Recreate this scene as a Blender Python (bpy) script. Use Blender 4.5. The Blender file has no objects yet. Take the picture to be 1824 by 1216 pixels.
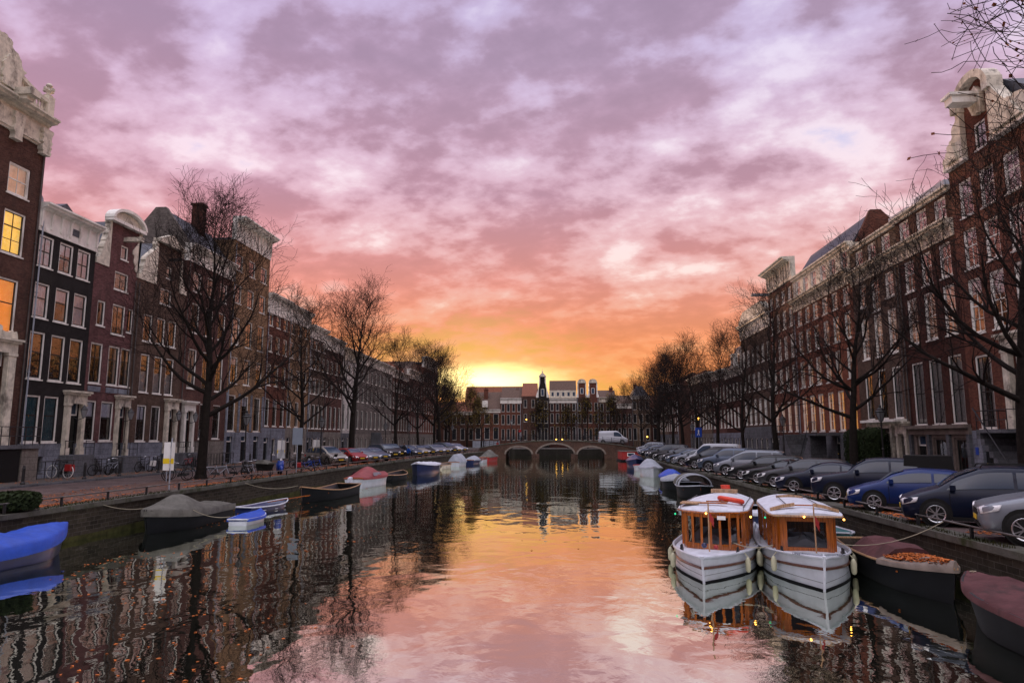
import bpy, math, random
from mathutils import Vector, Matrix, noise
R=math.radians
S=bpy.context.scene; COL=S.collection
# ---------------------------------------------------------------- camera
cam=bpy.data.cameras.new('camera'); co=bpy.data.objects.new('camera',cam); COL.objects.link(co)
cam.sensor_width=36; cam.lens=24; cam.clip_start=.1; cam.clip_end=3000
co.location=(0,0,3.85); co.rotation_euler=(R(90)+math.atan(170/1216),0,math.atan(88/math.hypot(1216,170)))
S.camera=co
S.view_settings.view_transform='Standard'; S.view_settings.look='None'; S.view_settings.gamma=1; S.view_settings.exposure=0
# ---------------------------------------------------------------- sun + sky
SUN_AZ=math.atan2(-155,1216)   # left of the canal axis (+Y)
SUN_EL=R(2.2)
sd=Vector((math.sin(SUN_AZ)*math.cos(SUN_EL),math.cos(SUN_AZ)*math.cos(SUN_EL),math.sin(SUN_EL)))
sl=bpy.data.lights.new('sun','SUN'); sl.energy=3.0; sl.angle=R(2); sl.color=(1,.60,.34)
so=bpy.data.objects.new('sun',sl); COL.objects.link(so); so.rotation_euler=(-sd).to_track_quat('-Z','Y').to_euler(); so.location=(0,0,60)
W=bpy.data.worlds.new('World'); S.world=W; W.use_nodes=True
class NT:
    def __init__(s,t): s.t=t; s.n=t.nodes; s.l=t.links
    def __call__(s,ty,**k):
        n=s.n.new(ty)
        for a,b in k.items():
            if a.startswith('i_'): s.inp(n,a[2:],b)
            elif a.startswith('n_'): s.inp(n,int(a[2:]),b)
            else: setattr(n,a,b)
        return n
    def inp(s,n,k,v):
        if isinstance(k,str) and k not in n.inputs: k=k.replace('_',' ')
        if hasattr(v,'is_output') or isinstance(v,bpy.types.NodeSocket): s.l.new(v,n.inputs[k])
        else:
            if hasattr(n.inputs[k].default_value,'__len__') and not hasattr(v,'__len__'): v=[v]*len(n.inputs[k].default_value)
            if hasattr(v,'__len__') and len(n.inputs[k].default_value)==4 and len(v)==3: v=tuple(v)+(1,)
            n.inputs[k].default_value=v
    def m(s,op,a,b=0.,c=0.,cl=False):
        n=s('ShaderNodeMath',operation=op,use_clamp=cl,n_0=a,n_1=b)
        if op in('MULTIPLY_ADD',): s.inp(n,2,c)
        return n.outputs[0]
    def ramp(s,f,st,interp='LINEAR'):
        n=s('ShaderNodeValToRGB'); n.color_ramp.interpolation=interp; e=n.color_ramp.elements
        while len(e)<len(st): e.new(.5)
        for x,(p,c) in zip(e,st): x.position=p; x.color=(tuple(c)+(1,)) if hasattr(c,'__len__') else (c,c,c,1)
        s.l.new(f,n.inputs[0]); return n.outputs[0]
    def mix(s,f,a,b,bt='MIX'):
        n=s('ShaderNodeMix',data_type='RGBA',blend_type=bt); s.inp(n,0,f)
        s.inp(n,6,a); s.inp(n,7,b); return n.outputs[2]
    def sm(s,x,a,b): return s('ShaderNodeMapRange',interpolation_type='SMOOTHSTEP',n_0=x,n_1=a,n_2=b).outputs[0]
w=NT(W.node_tree); w.n.clear()
tc=w('ShaderNodeTexCoord'); dv=tc.outputs['Generated']
sx=w('ShaderNodeSeparateXYZ',n_0=dv); dx,dy,dz=sx.outputs
e=w.m('MAXIMUM',dz,0.)
den=w.m('ADD',e,.30)
p=w('ShaderNodeCombineXYZ',n_0=w.m('DIVIDE',dx,den),n_1=w.m('DIVIDE',dy,den)).outputs[0]
def nz(sc,loc,det=7,ro=.55,dist=.0,scl=(1,1,1),rot=0):
    mp=w('ShaderNodeMapping',n_0=p,n_1=loc,n_2=(0,0,rot),n_3=scl).outputs[0]
    return w('ShaderNodeTexNoise',i_Vector=mp,i_Scale=sc,i_Detail=det,i_Roughness=ro,i_Distortion=dist).outputs[0]
big=nz(1.25,(3.1,7.7,0),3,.5,.1,(1,1.1,1),.35)
mid=nz(4.2,(9.2,1.4,0),9,.52,.1,(1,1.15,1),.5)
fine=nz(14.0,(4.,2.,0),6,.55,.0,(1,1.2,1),.4)
cl=w.m('ADD',w.m('ADD',w.m('MULTIPLY',big,.34),w.m('MULTIPLY',mid,.50)),w.m('MULTIPLY',fine,.16))
# clouds thicker to the left, broken to the right of centre
cl=w.m('ADD',cl,w.m('MULTIPLY',w.sm(w.m('DIVIDE',dx,w.m('MAXIMUM',dy,.05)),.25,-.35),.015))
mask=w.sm(cl,.452,.545)      # 1 = cloud body
hi=w.sm(w.m('SUBTRACT',1.,cl),.53,.60) # thin bright gaps
vhi=w.sm(w.m('SUBTRACT',1.,cl),.60,.67)
body=w.ramp(e,[(0,(.92,.36,.08)),(.06,(.90,.32,.11)),(.13,(.86,.31,.14)),(.22,(.74,.30,.25)),(.34,(.53,.30,.38)),(.5,(.42,.30,.43)),(.8,(.30,.25,.40)),(1,(.26,.23,.37))])
gap=w.ramp(e,[(0,(1.,.50,.10)),(.06,(.98,.42,.12)),(.13,(.95,.42,.22)),(.22,(.90,.50,.45)),(.34,(.80,.54,.64)),(.5,(.64,.53,.76)),(.8,(.40,.36,.64)),(1,(.4,.38,.66))])
brt=w.ramp(e,[(0,(1.,.66,.22)),(.06,(1,.62,.27)),(.13,(1,.66,.44)),(.22,(1.08,.88,.82)),(.34,(1.02,.86,.92)),(.5,(.84,.76,.94)),(1,(.45,.50,.85))])
bm_=w.m('MULTIPLY_ADD',w.sm(w.m('ADD',w.m('MULTIPLY',mid,.6),w.m('MULTIPLY',fine,.4)),.36,.62),-.30,1.26)
body=w.mix(1.,body,w('ShaderNodeCombineXYZ',n_0=bm_,n_1=bm_,n_2=bm_).outputs[0],'MULTIPLY')
skyc=w.mix(mask,gap,body); skyc=w.mix(w.m('MULTIPLY',hi,.8),skyc,brt)
skyc=w.mix(w.m('MULTIPLY',vhi,w.sm(e,.30,.45)),skyc,(.47,.52,.86))
lf=w.sm(w.m('DIVIDE',dx,w.m('MAXIMUM',dy,.05)),.05,-.6)
skyc=w.mix(w.m('MULTIPLY',lf,.25),skyc,w.mix(1.,skyc,(1.10,.90,.97),'MULTIPLY'))
# glow round the set sun
az=w.m('SUBTRACT',w.m('DIVIDE',dx,w.m('MAXIMUM',dy,.05)),math.tan(SUN_AZ)+.015)
def gl(ax,ee,lo=0.): 
    q=w.m('ADD',w.m('POWER',w.m('DIVIDE',az,ax),2.),w.m('POWER',w.m('DIVIDE',w.m('SUBTRACT',e,lo),ee),2.))
    return w.m('EXPONENT',w.m('MULTIPLY',q,-1.))
front=w.sm(dy,0.,.2)
g1=w.m('MULTIPLY',w.m('MULTIPLY',gl(.085,.026,.078),w.sm(cl,.80,.40)),front)
g2=w.m('MULTIPLY',gl(.32,.12,0.02),front)
skyc=w.mix(w.m('MULTIPLY',g2,.66),skyc,w.mix(mask,(1.,.42,.09),(.90,.30,.07)))
skyc=w.mix(w.m('MULTIPLY',g1,1.,cl=True),skyc,(3.2,2.5,1.0))
g3=w.m('MULTIPLY',gl(.30,.022,.040),front)
skyc=w.mix(w.m('MULTIPLY',g3,.40),skyc,(1.15,.62,.14))
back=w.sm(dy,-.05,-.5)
skyc=w.mix(w.m('MULTIPLY',back,.92),skyc,w.ramp(e,[(0,(.05,.055,.09)),(.3,(.14,.13,.20)),(.5,(1.7,1.45,1.5)),(1,(2.,1.9,2.1))]))  # unseen sky behind the camera, brightened high up as fill on the facades
skyc=w.mix(w.sm(e,.70,.85),skyc,(2.1,2.0,2.3))  # zenith out of view, brightened as added fill light
ns=w('ShaderNodeTexSky',sky_type='NISHITA',sun_disc=False,sun_elevation=SUN_EL,sun_rotation=SUN_AZ)
b1=w('ShaderNodeBackground',n_0=ns.outputs[0],n_1=.05)
skyc=w('ShaderNodeVectorMath',operation='MAXIMUM',n_0=w('ShaderNodeVectorMath',operation='SUBTRACT',n_0=skyc,n_1=w('ShaderNodeVectorMath',operation='MULTIPLY',n_0=ns.outputs[0],n_1=(.05,.05,.05)).outputs[0]).outputs[0],n_1=(0,0,0)).outputs[0]  # the clear sky below already gives this much
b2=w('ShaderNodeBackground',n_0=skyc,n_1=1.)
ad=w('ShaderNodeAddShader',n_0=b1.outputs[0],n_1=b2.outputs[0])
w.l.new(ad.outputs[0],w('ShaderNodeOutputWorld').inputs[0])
# ---------------------------------------------------------------- materials
MATS={}
def M(name,col=None,rough=.65,metal=0.,var=.18,vs=2.,bump=0.,bs=30.,emit=0,ior=1.5,coat=0.,dirt=None,ds=.6):
    if name in MATS: return MATS[name]
    m=bpy.data.materials.new(name); m.use_nodes=True; t=NT(m.node_tree); t.n.clear(); MATS[name]=m
    b=t('ShaderNodeBsdfPrincipled',i_Roughness=rough,i_Metallic=metal,i_IOR=ior)
    if name.startswith('paint_'): b.inputs['Specular IOR Level'].default_value=.25
    o=t('ShaderNodeTexCoord').outputs['Object']; c=col
    if var:
        n=t('ShaderNodeTexNoise',i_Vector=o,i_Scale=vs,i_Detail=6.,i_Roughness=.65).outputs[0]
        f=t.m('MULTIPLY_ADD',t.sm(n,.3,.7),2*var,1-var)
        c=t.mix(1.,col,t('ShaderNodeCombineXYZ',n_0=f,n_1=f,n_2=f).outputs[0],'MULTIPLY')
    if dirt:
        n2=t('ShaderNodeTexNoise',i_Vector=t('ShaderNodeMapping',n_0=o,n_3=(1,1,.5)).outputs[0],i_Scale=ds,i_Detail=8.,i_Roughness=.7).outputs[0]
        c=t.mix(t.sm(n2,.5,.68),c,dirt)
    t.inp(b,'Base Color',c)
    if rough>=.7: t.inp(b,'Specular IOR Level',.15)
    if coat: t.inp(b,'Coat Weight',coat); t.inp(b,'Coat Roughness',.06)
    if bump:
        n=t('ShaderNodeTexNoise',i_Vector=o,i_Scale=bs,i_Detail=4.).outputs[0]
        t.inp(b,'Normal',t('ShaderNodeBump',i_Strength=bump,i_Distance=.05,i_Height=n).outputs[0])
    if emit: t.inp(b,'Emission Color',col); t.inp(b,'Emission Strength',emit)
    t.l.new(b.outputs[0],t('ShaderNodeOutputMaterial').inputs[0]); return m
def brick(name,col,mort=(.24,.21,.19),bw=.22,bh=.068,var=.3,mix=.22,axis='xz'):
    if name in MATS: return MATS[name]
    m=bpy.data.materials.new(name); m.use_nodes=True; t=NT(m.node_tree); t.n.clear(); MATS[name]=m
    b=t('ShaderNodeBsdfPrincipled',i_Roughness=.9); t.inp(b,'Specular IOR Level',.12)
    o=t('ShaderNodeTexCoord').outputs['Object']
    s=t('ShaderNodeSeparateXYZ',n_0=o).outputs
    v=t('ShaderNodeCombineXYZ',n_0=t.m('ADD',s[0],s[1]),n_1=s[2]).outputs[0] if axis=='xz' else o
    c2=tuple(x*(1-var) for x in col); c1=tuple(min(1,x*(1+var)) for x in col)
    bt=t('ShaderNodeTexBrick',i_Vector=v,i_Color1=c1,i_Color2=c2,i_Mortar=tuple(col[i]*(1-mix)+mort[i]*mix for i in range(3)),i_Scale=1.,i_Mortar_Size=.008,i_Brick_Width=bw,i_Row_Height=bh,i_Bias=0.)
    n=t('ShaderNodeTexNoise',i_Vector=o,i_Scale=.7,i_Detail=9.,i_Roughness=.7).outputs[0]
    n2=t('ShaderNodeTexNoise',i_Vector=o,i_Scale=7.,i_Detail=4.,i_Roughness=.7).outputs[0]
    f=t.m('ADD',t.m('MULTIPLY_ADD',t.sm(n,.3,.7),.5,.55),t.m('MULTIPLY',t.sm(n2,.3,.7),.4))
    c=t.mix(1.,bt.outputs[0],t('ShaderNodeCombineXYZ',n_0=f,n_1=f,n_2=f).outputs[0],'MULTIPLY')
    st=t('ShaderNodeTexNoise',i_Vector=t('ShaderNodeMapping',n_0=o,n_3=(1.6,1.6,.22)).outputs[0],i_Scale=1.,i_Detail=5.).outputs[0]
    c=t.mix(t.m('MULTIPLY',t.sm(st,.52,.75),.45),c,(.04,.035,.03))
    t.inp(b,'Base Color',c)
    t.inp(b,'Normal',t('ShaderNodeBump',i_Strength=.5,i_Distance=.02,i_Height=t.m('ADD',t.m('MULTIPLY',bt.outputs[1],-.6),n2)).outputs[0])
    t.l.new(b.outputs[0],t('ShaderNodeOutputMaterial').inputs[0]); return m
def glass(name,tint=(.97,.98,1.),k=2.9,off=.0,ior=1.5):
    m=bpy.data.materials.new(name); m.use_nodes=True; t=NT(m.node_tree); t.n.clear(); MATS[name]=m
    o=t('ShaderNodeTexCoord').outputs['Object']
    n=t('ShaderNodeTexNoise',i_Vector=o,i_Scale=1.6,i_Detail=2.).outputs[0]
    bp=t('ShaderNodeBump',i_Strength=.35,i_Distance=.05,i_Height=n).outputs[0]
    fr=t('ShaderNodeFresnel',i_IOR=ior,i_Normal=bp).outputs[0]
    f=t.m('MULTIPLY_ADD',fr,k,off,cl=True)
    g=t('ShaderNodeBsdfGlossy',i_Roughness=.03,i_Color=(1,1,1),i_Normal=bp)
    tr=t('ShaderNodeBsdfTransparent',n_0=tint)
    t.l.new(t('ShaderNodeMixShader',n_0=f,n_1=tr.outputs[0],n_2=g.outputs[0]).outputs[0],t('ShaderNodeOutputMaterial').inputs[0]); return m
glass('glass'); glass('boat_glass',(.30,.30,.30),.9,.0)
def water():
    m=bpy.data.materials.new('water'); m.use_nodes=True; t=NT(m.node_tree); t.n.clear()
    o=t('ShaderNodeTexCoord').outputs['Object']
    def n(sc,scl,det=2.,ro=.5): return t('ShaderNodeTexNoise',i_Vector=t('ShaderNodeMapping',n_0=o,n_3=scl).outputs[0],i_Scale=sc,i_Detail=det,i_Roughness=ro,i_Distortion=.4).outputs[0]
    a=n(.55,(1.,.8,1)); b=n(2.0,(1.,.75,1),3.); c=n(.07,(1,1,1),2.)
    patch=t.sm(c,.42,.6)
    far=t.m('MULTIPLY',t('ShaderNodeMapRange',n_0=t('ShaderNodeSeparateXYZ',n_0=o).outputs[1],n_1=25.,n_2=75.).outputs[0],1.0)
    h=t.m('ADD',t.m('MULTIPLY',a,.040),t.m('MULTIPLY',b,t.m('MULTIPLY_ADD',patch,.007,.004)))
    h=t.m('ADD',h,t.m('MULTIPLY',n(5.,(1.,.6,1),2.),t.m('MULTIPLY_ADD',far,.004,.0006)))
    bp=t('ShaderNodeBump',i_Strength=1.,i_Distance=.55,i_Height=h).outputs[0]
    fr=t('ShaderNodeFresnel',i_IOR=1.5,i_Normal=bp).outputs[0]
    f=t.m('MULTIPLY_ADD',fr,.28,.72,cl=True)
    d=t('ShaderNodeBsdfDiffuse',i_Color=(.006,.008,.006))
    g=t('ShaderNodeBsdfGlossy',i_Roughness=.015,i_Color=(.95,1.,.90),i_Normal=bp)
    t.l.new(t('ShaderNodeMixShader',n_0=f,n_1=d.outputs[0],n_2=g.outputs[0]).outputs[0],t('ShaderNodeOutputMaterial').inputs[0]); return m
def wood(name,col,rough=.3):
    m=bpy.data.materials.new(name); m.use_nodes=True; t=NT(m.node_tree); t.n.clear(); MATS[name]=m
    o=t('ShaderNodeTexCoord').outputs['Object']
    n=t('ShaderNodeTexNoise',i_Vector=t('ShaderNodeMapping',n_0=o,n_3=(14,14,1.4)).outputs[0],i_Scale=2.,i_Detail=6.).outputs[0]
    b=t('ShaderNodeBsdfPrincipled',i_Roughness=rough,i_Base_Color=t.mix(t.sm(n,.3,.7),tuple(x*.55 for x in col),tuple(x*1.2 for x in col)))
    t.inp(b,'Coat Weight',.4); t.l.new(b.outputs[0],t('ShaderNodeOutputMaterial').inputs[0]); return m
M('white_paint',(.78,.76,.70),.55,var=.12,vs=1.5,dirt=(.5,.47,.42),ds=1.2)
M('far_frame',(.42,.40,.37),.6,var=.2,vs=.6); M('cream_stone',(.62,.57,.47),.7,var=.22,vs=2.5,bump=.4,bs=12,dirt=(.2,.18,.15),ds=1.5)
brick('grey_stone',(.115,.12,.13),mort=(.03,.03,.03),bw=.9,bh=.38,var=.12,mix=.8)
brick('blue_stone',(.19,.205,.24),mort=(.05,.05,.06),bw=.8,bh=.35,var=.10,mix=.8)
M('brown_stone',(.17,.14,.12),.7,var=.25)
brick('pale_stone',(.19,.172,.15),mort=(.05,.05,.05),bw=.8,bh=.36,var=.10,mix=.8)
M('dark_sash',(.018,.022,.022),.35,var=.1)
M('door_paint',(.010,.012,.012),.25,var=.1)
M('black_iron',(.012,.012,.013),.45,var=.2)
M('slate_roof',(.045,.05,.065),.55,var=.35,vs=5,bump=.3,bs=10)
M('tile_roof',(.19,.075,.045),.75,var=.35,vs=5,bump=.5,bs=9)
M('brown_tile_roof',(.10,.065,.05),.75,var=.35,vs=5,bump=.5,bs=9)
M('zinc',(.30,.33,.38),.45,var=.2)
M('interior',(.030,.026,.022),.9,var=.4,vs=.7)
M('sheer_curtain',(.52,.52,.50),.9,var=.2,vs=6)
M('blind',(.80,.84,.92),.8,var=.1,vs=6)
M('blue_blind',(.045,.17,.22),.8,var=.2,vs=3)
M('lit_yellow',(1.,.62,.10),.9,var=.35,vs=1.6,emit=.75)
M('lit_orange',(1.,.36,.07),.9,var=.3,vs=1.3,emit=.55)
M('pale_reflection',(.80,.50,.30),.9,var=.25,vs=1.5,emit=.30)  # emission put in for the pale reflection in the upper windows, no lit room
M('lit_warm',(1.,.50,.14),.9,var=.35,vs=1.2,emit=.55)
M('rail_iron',(.10,.09,.085),.5,.3,var=.3); M('gold',(.6,.4,.1),.4,.8,var=.1)
M('bark',(.014,.011,.009),.9,var=.35,vs=4,bump=.6,bs=14)
M('twig',(.013,.009,.008),.9,var=.3)
M('rubber',(.012,.012,.012),.8,var=.1)
M('alloy',(.5,.51,.53),.28,.9,var=.05)
M('chrome',(.6,.6,.62),.15,1.,var=0)
M('car_glass',(.030,.055,.095),.04,var=.0,ior=1.7)
M('far_pane',(.018,.020,.024),.08,var=0.,ior=1.5); M('car_window',(.035,.055,.085),.05,var=0.,ior=1.6); M('lamp_glass',(.22,.23,.24),.15,var=.1,ior=1.6)
M('headlight',(.75,.75,.78),.1,var=.1,ior=1.8)
M('plate',(.65,.42,.02),.5,var=0); M('tail_red',(.45,.01,.01),.2,var=0)
M('boat_white',(.46,.50,.56),.35,var=.10,vs=2,coat=.2,dirt=(.40,.43,.46),ds=1.4)
M('roof_white',(.52,.55,.62),.5,var=.16,vs=3.5,dirt=(.44,.46,.50),ds=1.5)
M('boat_black',(.005,.006,.008),.7,var=.2)
M('boat_blue',(.008,.016,.07),.3,var=.15,coat=.3)
M('tarp_blue',(.005,.05,.36),.55,var=.15,vs=3,bump=.3,bs=5)
M('tarp_grey',(.10,.097,.085),.8,var=.25,vs=2,bump=.5,bs=6)
M('tarp_light',(.26,.28,.32),.7,var=.15,bump=.3,bs=6)
M('tarp_maroon',(.085,.036,.038),.85,var=.25,vs=2,bump=.4,bs=6,dirt=(.05,.03,.03),ds=1.2)
M('tarp_red',(.20,.028,.03),.6,var=.15,bump=.3,bs=6)
M('fender',(.42,.41,.28),.6,var=.15)
M('red_paint',(.30,.015,.015),.45,var=.15); M('lifebuoy',(.62,.05,.02),.5,var=.1)
M('rope',(.30,.27,.2),.9,var=.2); M('cushion',(.55,.58,.66),.9,var=.1)
M('teal_paint',(.05,.20,.22),.4,var=.2)
M('sign_white',(.72,.72,.70),.5,var=.05); M('sign_yellow',(.75,.55,.01),.5,var=.05); M('sign_blue',(.01,.06,.38),.4,var=.05); M('sign_back',(.22,.26,.32),.5,var=.1)
M('hedge',(.018,.028,.010),.9,var=.4,vs=6); M('leaf_orange',(.42,.12,.03),.8,var=.5,vs=1.3); M('leaf_yellow',(.15,.105,.02),.8,var=.5,vs=.5); M('leaf_brown',(.16,.05,.02),.8,var=.5,vs=.7)
M('amber_lamp',(1.,.45,.07),.5,var=0,emit=8); M('green_lamp',(.02,.6,.25),.5,var=0,emit=1.0); M('shop_lamp',(1.,.5,.08),.5,var=0,emit=5)
M('asphalt',(.05,.05,.052),.75,var=.2,vs=3,bump=.3,bs=25)
brick('road_brick',(.085,.060,.058),bw=.2,bh=.1,axis='xy',var=.22)
brick('parking_brick',(.095,.055,.045),bw=.2,bh=.1,axis='xy',var=.3)
brick('pavement_tile',(.085,.076,.07),bw=.3,bh=.3,axis='xy',var=.15)
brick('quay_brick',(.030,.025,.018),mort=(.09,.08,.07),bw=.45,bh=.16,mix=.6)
brick('bridge_brick',(.075,.042,.032),mort=(.09,.08,.07))
M('coping',(.085,.082,.07),.85,var=.3,vs=1.5,bump=.3,dirt=(.030,.038,.014),ds=.9)
M('moss',(.035,.035,.010),.95,var=.5,vs=2)
wood('varnish',(.36,.095,.009),.25); wood('dark_wood',(.10,.03,.012),.3); wood('pale_wood',(.42,.25,.13),.5)
BR=dict(brown=(0.074,0.034,0.025),purple=(.115,.05,.05),black=(0.010,0.009,0.010),brownd=(.085,.052,.038),mauve=(0.086,0.038,0.031),ochre=(.24,.145,.08),redb=(.12,.042,.027),darkred=(0.054,0.016,0.011),grey=(.13,.115,.105),redbright=(.19,.062,.036),tan=(.17,.115,.08),pale=(.50,.48,.45),rosy=(0.128,0.058,0.048))
for k,v in BR.items(): brick(k+'_brick',v) if k!='pale' else M('pale_brick',v,.7,var=.12,dirt=(.35,.33,.3),ds=1.)
# ---------------------------------------------------------------- mesh builder
class MB:
    def __init__(s): s.v=[]; s.f=[]
    def add(s,vs,fs):
        k=len(s.v); s.v+= [tuple(v) for v in vs]; s.f+=[tuple(i+k for i in f) for f in fs]; return s
    def box(s,x0,x1,y0,y1,z0,z1):
        x0,x1=sorted((x0,x1)); y0,y1=sorted((y0,y1)); z0,z1=sorted((z0,z1))
        return s.add([(x0,y0,z0),(x1,y0,z0),(x1,y1,z0),(x0,y1,z0),(x0,y0,z1),(x1,y0,z1),(x1,y1,z1),(x0,y1,z1)],[(0,3,2,1),(4,5,6,7),(0,1,5,4),(1,2,6,5),(2,3,7,6),(3,0,4,7)])
    def quad(s,*p): return s.add(p,[tuple(range(len(p)))])
    def tube(s,p,q,r0,r1=None,n=6,cap=False):
        r1=r0 if r1 is None else r1; p=Vector(p); q=Vector(q); d=(q-p)
        if d.length<1e-6: return s
        d.normalize(); a=d.orthogonal().normalized(); b=d.cross(a)
        vs=[]
        for c,r in((p,r0),(q,r1)):
            for i in range(n):
                t=2*math.pi*i/n; vs.append(c+a*(math.cos(t)*r)+b*(math.sin(t)*r))
        fs=[(i,(i+1)%n,n+(i+1)%n,n+i) for i in range(n)]
        if cap: fs+=[tuple(range(n))[::-1],tuple(range(n,2*n))]
        return s.add(vs,fs)
    def path(s,pts,r,n=6):
        for a,b in zip(pts,pts[1:]): s.tube(a,b,r,r,n,True)
        return s
    def lathe(s,prof,c=(0,0,0),n=12,axis='z'):
        vs=[];m=len(prof)
        for i in range(n):
            t=2*math.pi*i/n
            for r,z in prof:
                x,y=r*math.cos(t),r*math.sin(t)
                vs.append((c[0]+x,c[1]+y,c[2]+z) if axis=='z' else (c[0]+x,c[1]+z,c[2]+y) if axis=='y' else (c[0]+z,c[1]+x,c[2]+y))
        fs=[(i*m+j,((i+1)%n)*m+j,((i+1)%n)*m+j+1,i*m+j+1) for i in range(n) for j in range(m-1)]
        return s.add(vs,fs)
    def loft(s,rings,closed=True,caps=True):
        k=len(rings[0]); vs=[v for r in rings for v in r]; fs=[]
        for a in range(len(rings)-1):
            for j in range(k if closed else k-1): fs.append((a*k+j,a*k+(j+1)%k,(a+1)*k+(j+1)%k,(a+1)*k+j))
        if caps: fs+=[tuple(range(k))[::-1],tuple(range((len(rings)-1)*k,len(rings)*k))]
        return s.add(vs,fs)
    def prism(s,poly,y0,y1):   # poly in (x,z), extruded along y
        return s.loft([[(x,y0,z) for x,z in poly],[(x,y1,z) for x,z in poly]])
    def prismx(s,poly,x0,x1):  # poly in (y,z), extruded along x
        return s.loft([[(x0,y,z) for y,z in poly],[(x1,y,z) for y,z in poly]])
    def ball(s,c,r,n=8,sq=1.):
        m=n//2+1; return s.lathe([(r*math.sin(math.pi*j/(m-1)),-r*sq*math.cos(math.pi*j/(m-1))) for j in range(m)],c,n)
    def mesh(s,name,mat,smooth=False):
        me=bpy.data.meshes.new(name); me.from_pydata(s.v,[],s.f); me.update()
        if mat: me.materials.append(MATS[mat] if isinstance(mat,str) else mat)
        if smooth: me.polygons.foreach_set('use_smooth',[True]*len(me.polygons)); 
        return me
    def build(s,name,mat,parent=None,loc=None,smooth=False,label=None):
        o=bpy.data.objects.new(name,s.mesh(name,mat,smooth)); COL.objects.link(o)
        if parent: o.parent=parent
        if loc: o.location=loc
        if label: o['label']=label
        return o
def tag(o,label=None,cat=None,group=None,kind=None):
    for k,v in(('label',label),('category',cat),('group',group),('kind',kind)):
        if v: o[k]=v
    return o
def thing(name,label,cat,loc=(0,0,0),rz=0,group=None):
    o=bpy.data.objects.new(name,None); COL.objects.link(o); o.location=loc; o.rotation_euler=(0,0,rz); o.empty_display_size=.3
    return tag(o,label,cat,group)
def place(me,name,parent,loc=(0,0,0)):
    o=bpy.data.objects.new(name,me); COL.objects.link(o); o.parent=parent; o.location=loc; return o
def copy_tree(o,parent=None):
    c=o.copy(); COL.objects.link(c)
    if parent: c.parent=parent
    for ch in list(o.children): copy_tree(ch,c)
    return c
def dup(o,loc,rz,label,group=None,sc=None):
    c=copy_tree(o); c.location=loc; c.rotation_euler=(0,0,rz); c['label']=label
    if group: c['group']=group
    if sc: c.scale=(sc,sc,sc)
    return c
# ---------------------------------------------------------------- ground, water, quays
QL=[(-18.2,-40),(-18.2,20),(-18.2,55),(-17.6,75),(-16.6,92),(-15.2,108),(-13.6,122.5)]
QR=[(10.1,-40),(10.1,15),(10.1,50),(10.2,70),(10.7,88),(11.8,106),(13.6,122.5)]
ZQ=1.3
MATS['water']=water()
def sheet(name,poly,z,mat,kind='structure'):
    o=MB().add([(x,y,z) for x,y in poly],[tuple(range(len(poly)))]).build(name,mat); tag(o,kind=kind); return o
tag(MB().quad((-60,-60,0),(60,-60,0),(60,160,0),(-60,160,0)).build('water','water'),kind='structure')
g=MB()   # ground: one sheet with the canal left open
BK=[(-13.6,150),(13.6,150)]
def strip(a,b): # quads between polyline a and x=b
    for (x0,y0),(x1,y1) in zip(a,a[1:]): g.quad((x0,y0,ZQ),(x1,y1,ZQ),(b,y1,ZQ),(b,y0,ZQ))
strip(QL+[(-13.6,150)],-1500); strip(QR+[(13.6,150)],1500)
g.quad((-1500,150,ZQ),(1500,150,ZQ),(1500,2500,ZQ),(-1500,2500,ZQ))
tag(g.build('ground','pavement_tile'),kind='structure')
def band(name,q,o0,o1,z,mat,y1=122.5):
    m=MB()
    for (x0,a),(x1,b) in zip(q,q[1:]):
        m.quad((x0+o0,a,z),(x1+o0,b,z),(x1+o1,b,z),(x0+o1,a,z))
    return tag(m.build(name,mat),kind='structure')
band('parking_strip',QL,-.6,-5.0,ZQ+.004,'parking_brick'); 
m=MB(); m.quad((-23.2,-40,ZQ+.008),(-23.2,122,ZQ+.008),(-27.4,122,ZQ+.008),(-27.4,-40,ZQ+.008)); tag(m.build('road','road_brick'),kind='structure')
m=MB().box(-30.98,-27.5,-40,170,ZQ-.1,ZQ+.13); tag(m.build('pavement','pavement_tile'),kind='structure')
m=MB().box(-27.5,-27.34,-40,122,ZQ-.1,ZQ+.115); tag(m.build('kerb','grey_stone'),kind='structure')
band('parking_strip',QR,.6,5.9,ZQ+.004,'road_brick')
m=MB(); m.quad((16.0,-40,ZQ+.008),(16.0,122,ZQ+.008),(19.4,122,ZQ+.008),(19.4,-40,ZQ+.008)); tag(m.build('road','asphalt'),kind='structure')
m=MB().box(19.5,22.48,-40,128,ZQ-.1,ZQ+.13); tag(m.build('pavement','pavement_tile'),kind='structure')
m=MB().box(19.34,19.5,-40,122,ZQ-.1,ZQ+.115); tag(m.build('kerb','grey_stone'),kind='structure')
tag(MB().box(-1500,1500,151,2500,ZQ-.3,ZQ-.1).build('ground','pavement_tile'),kind='structure')
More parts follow.
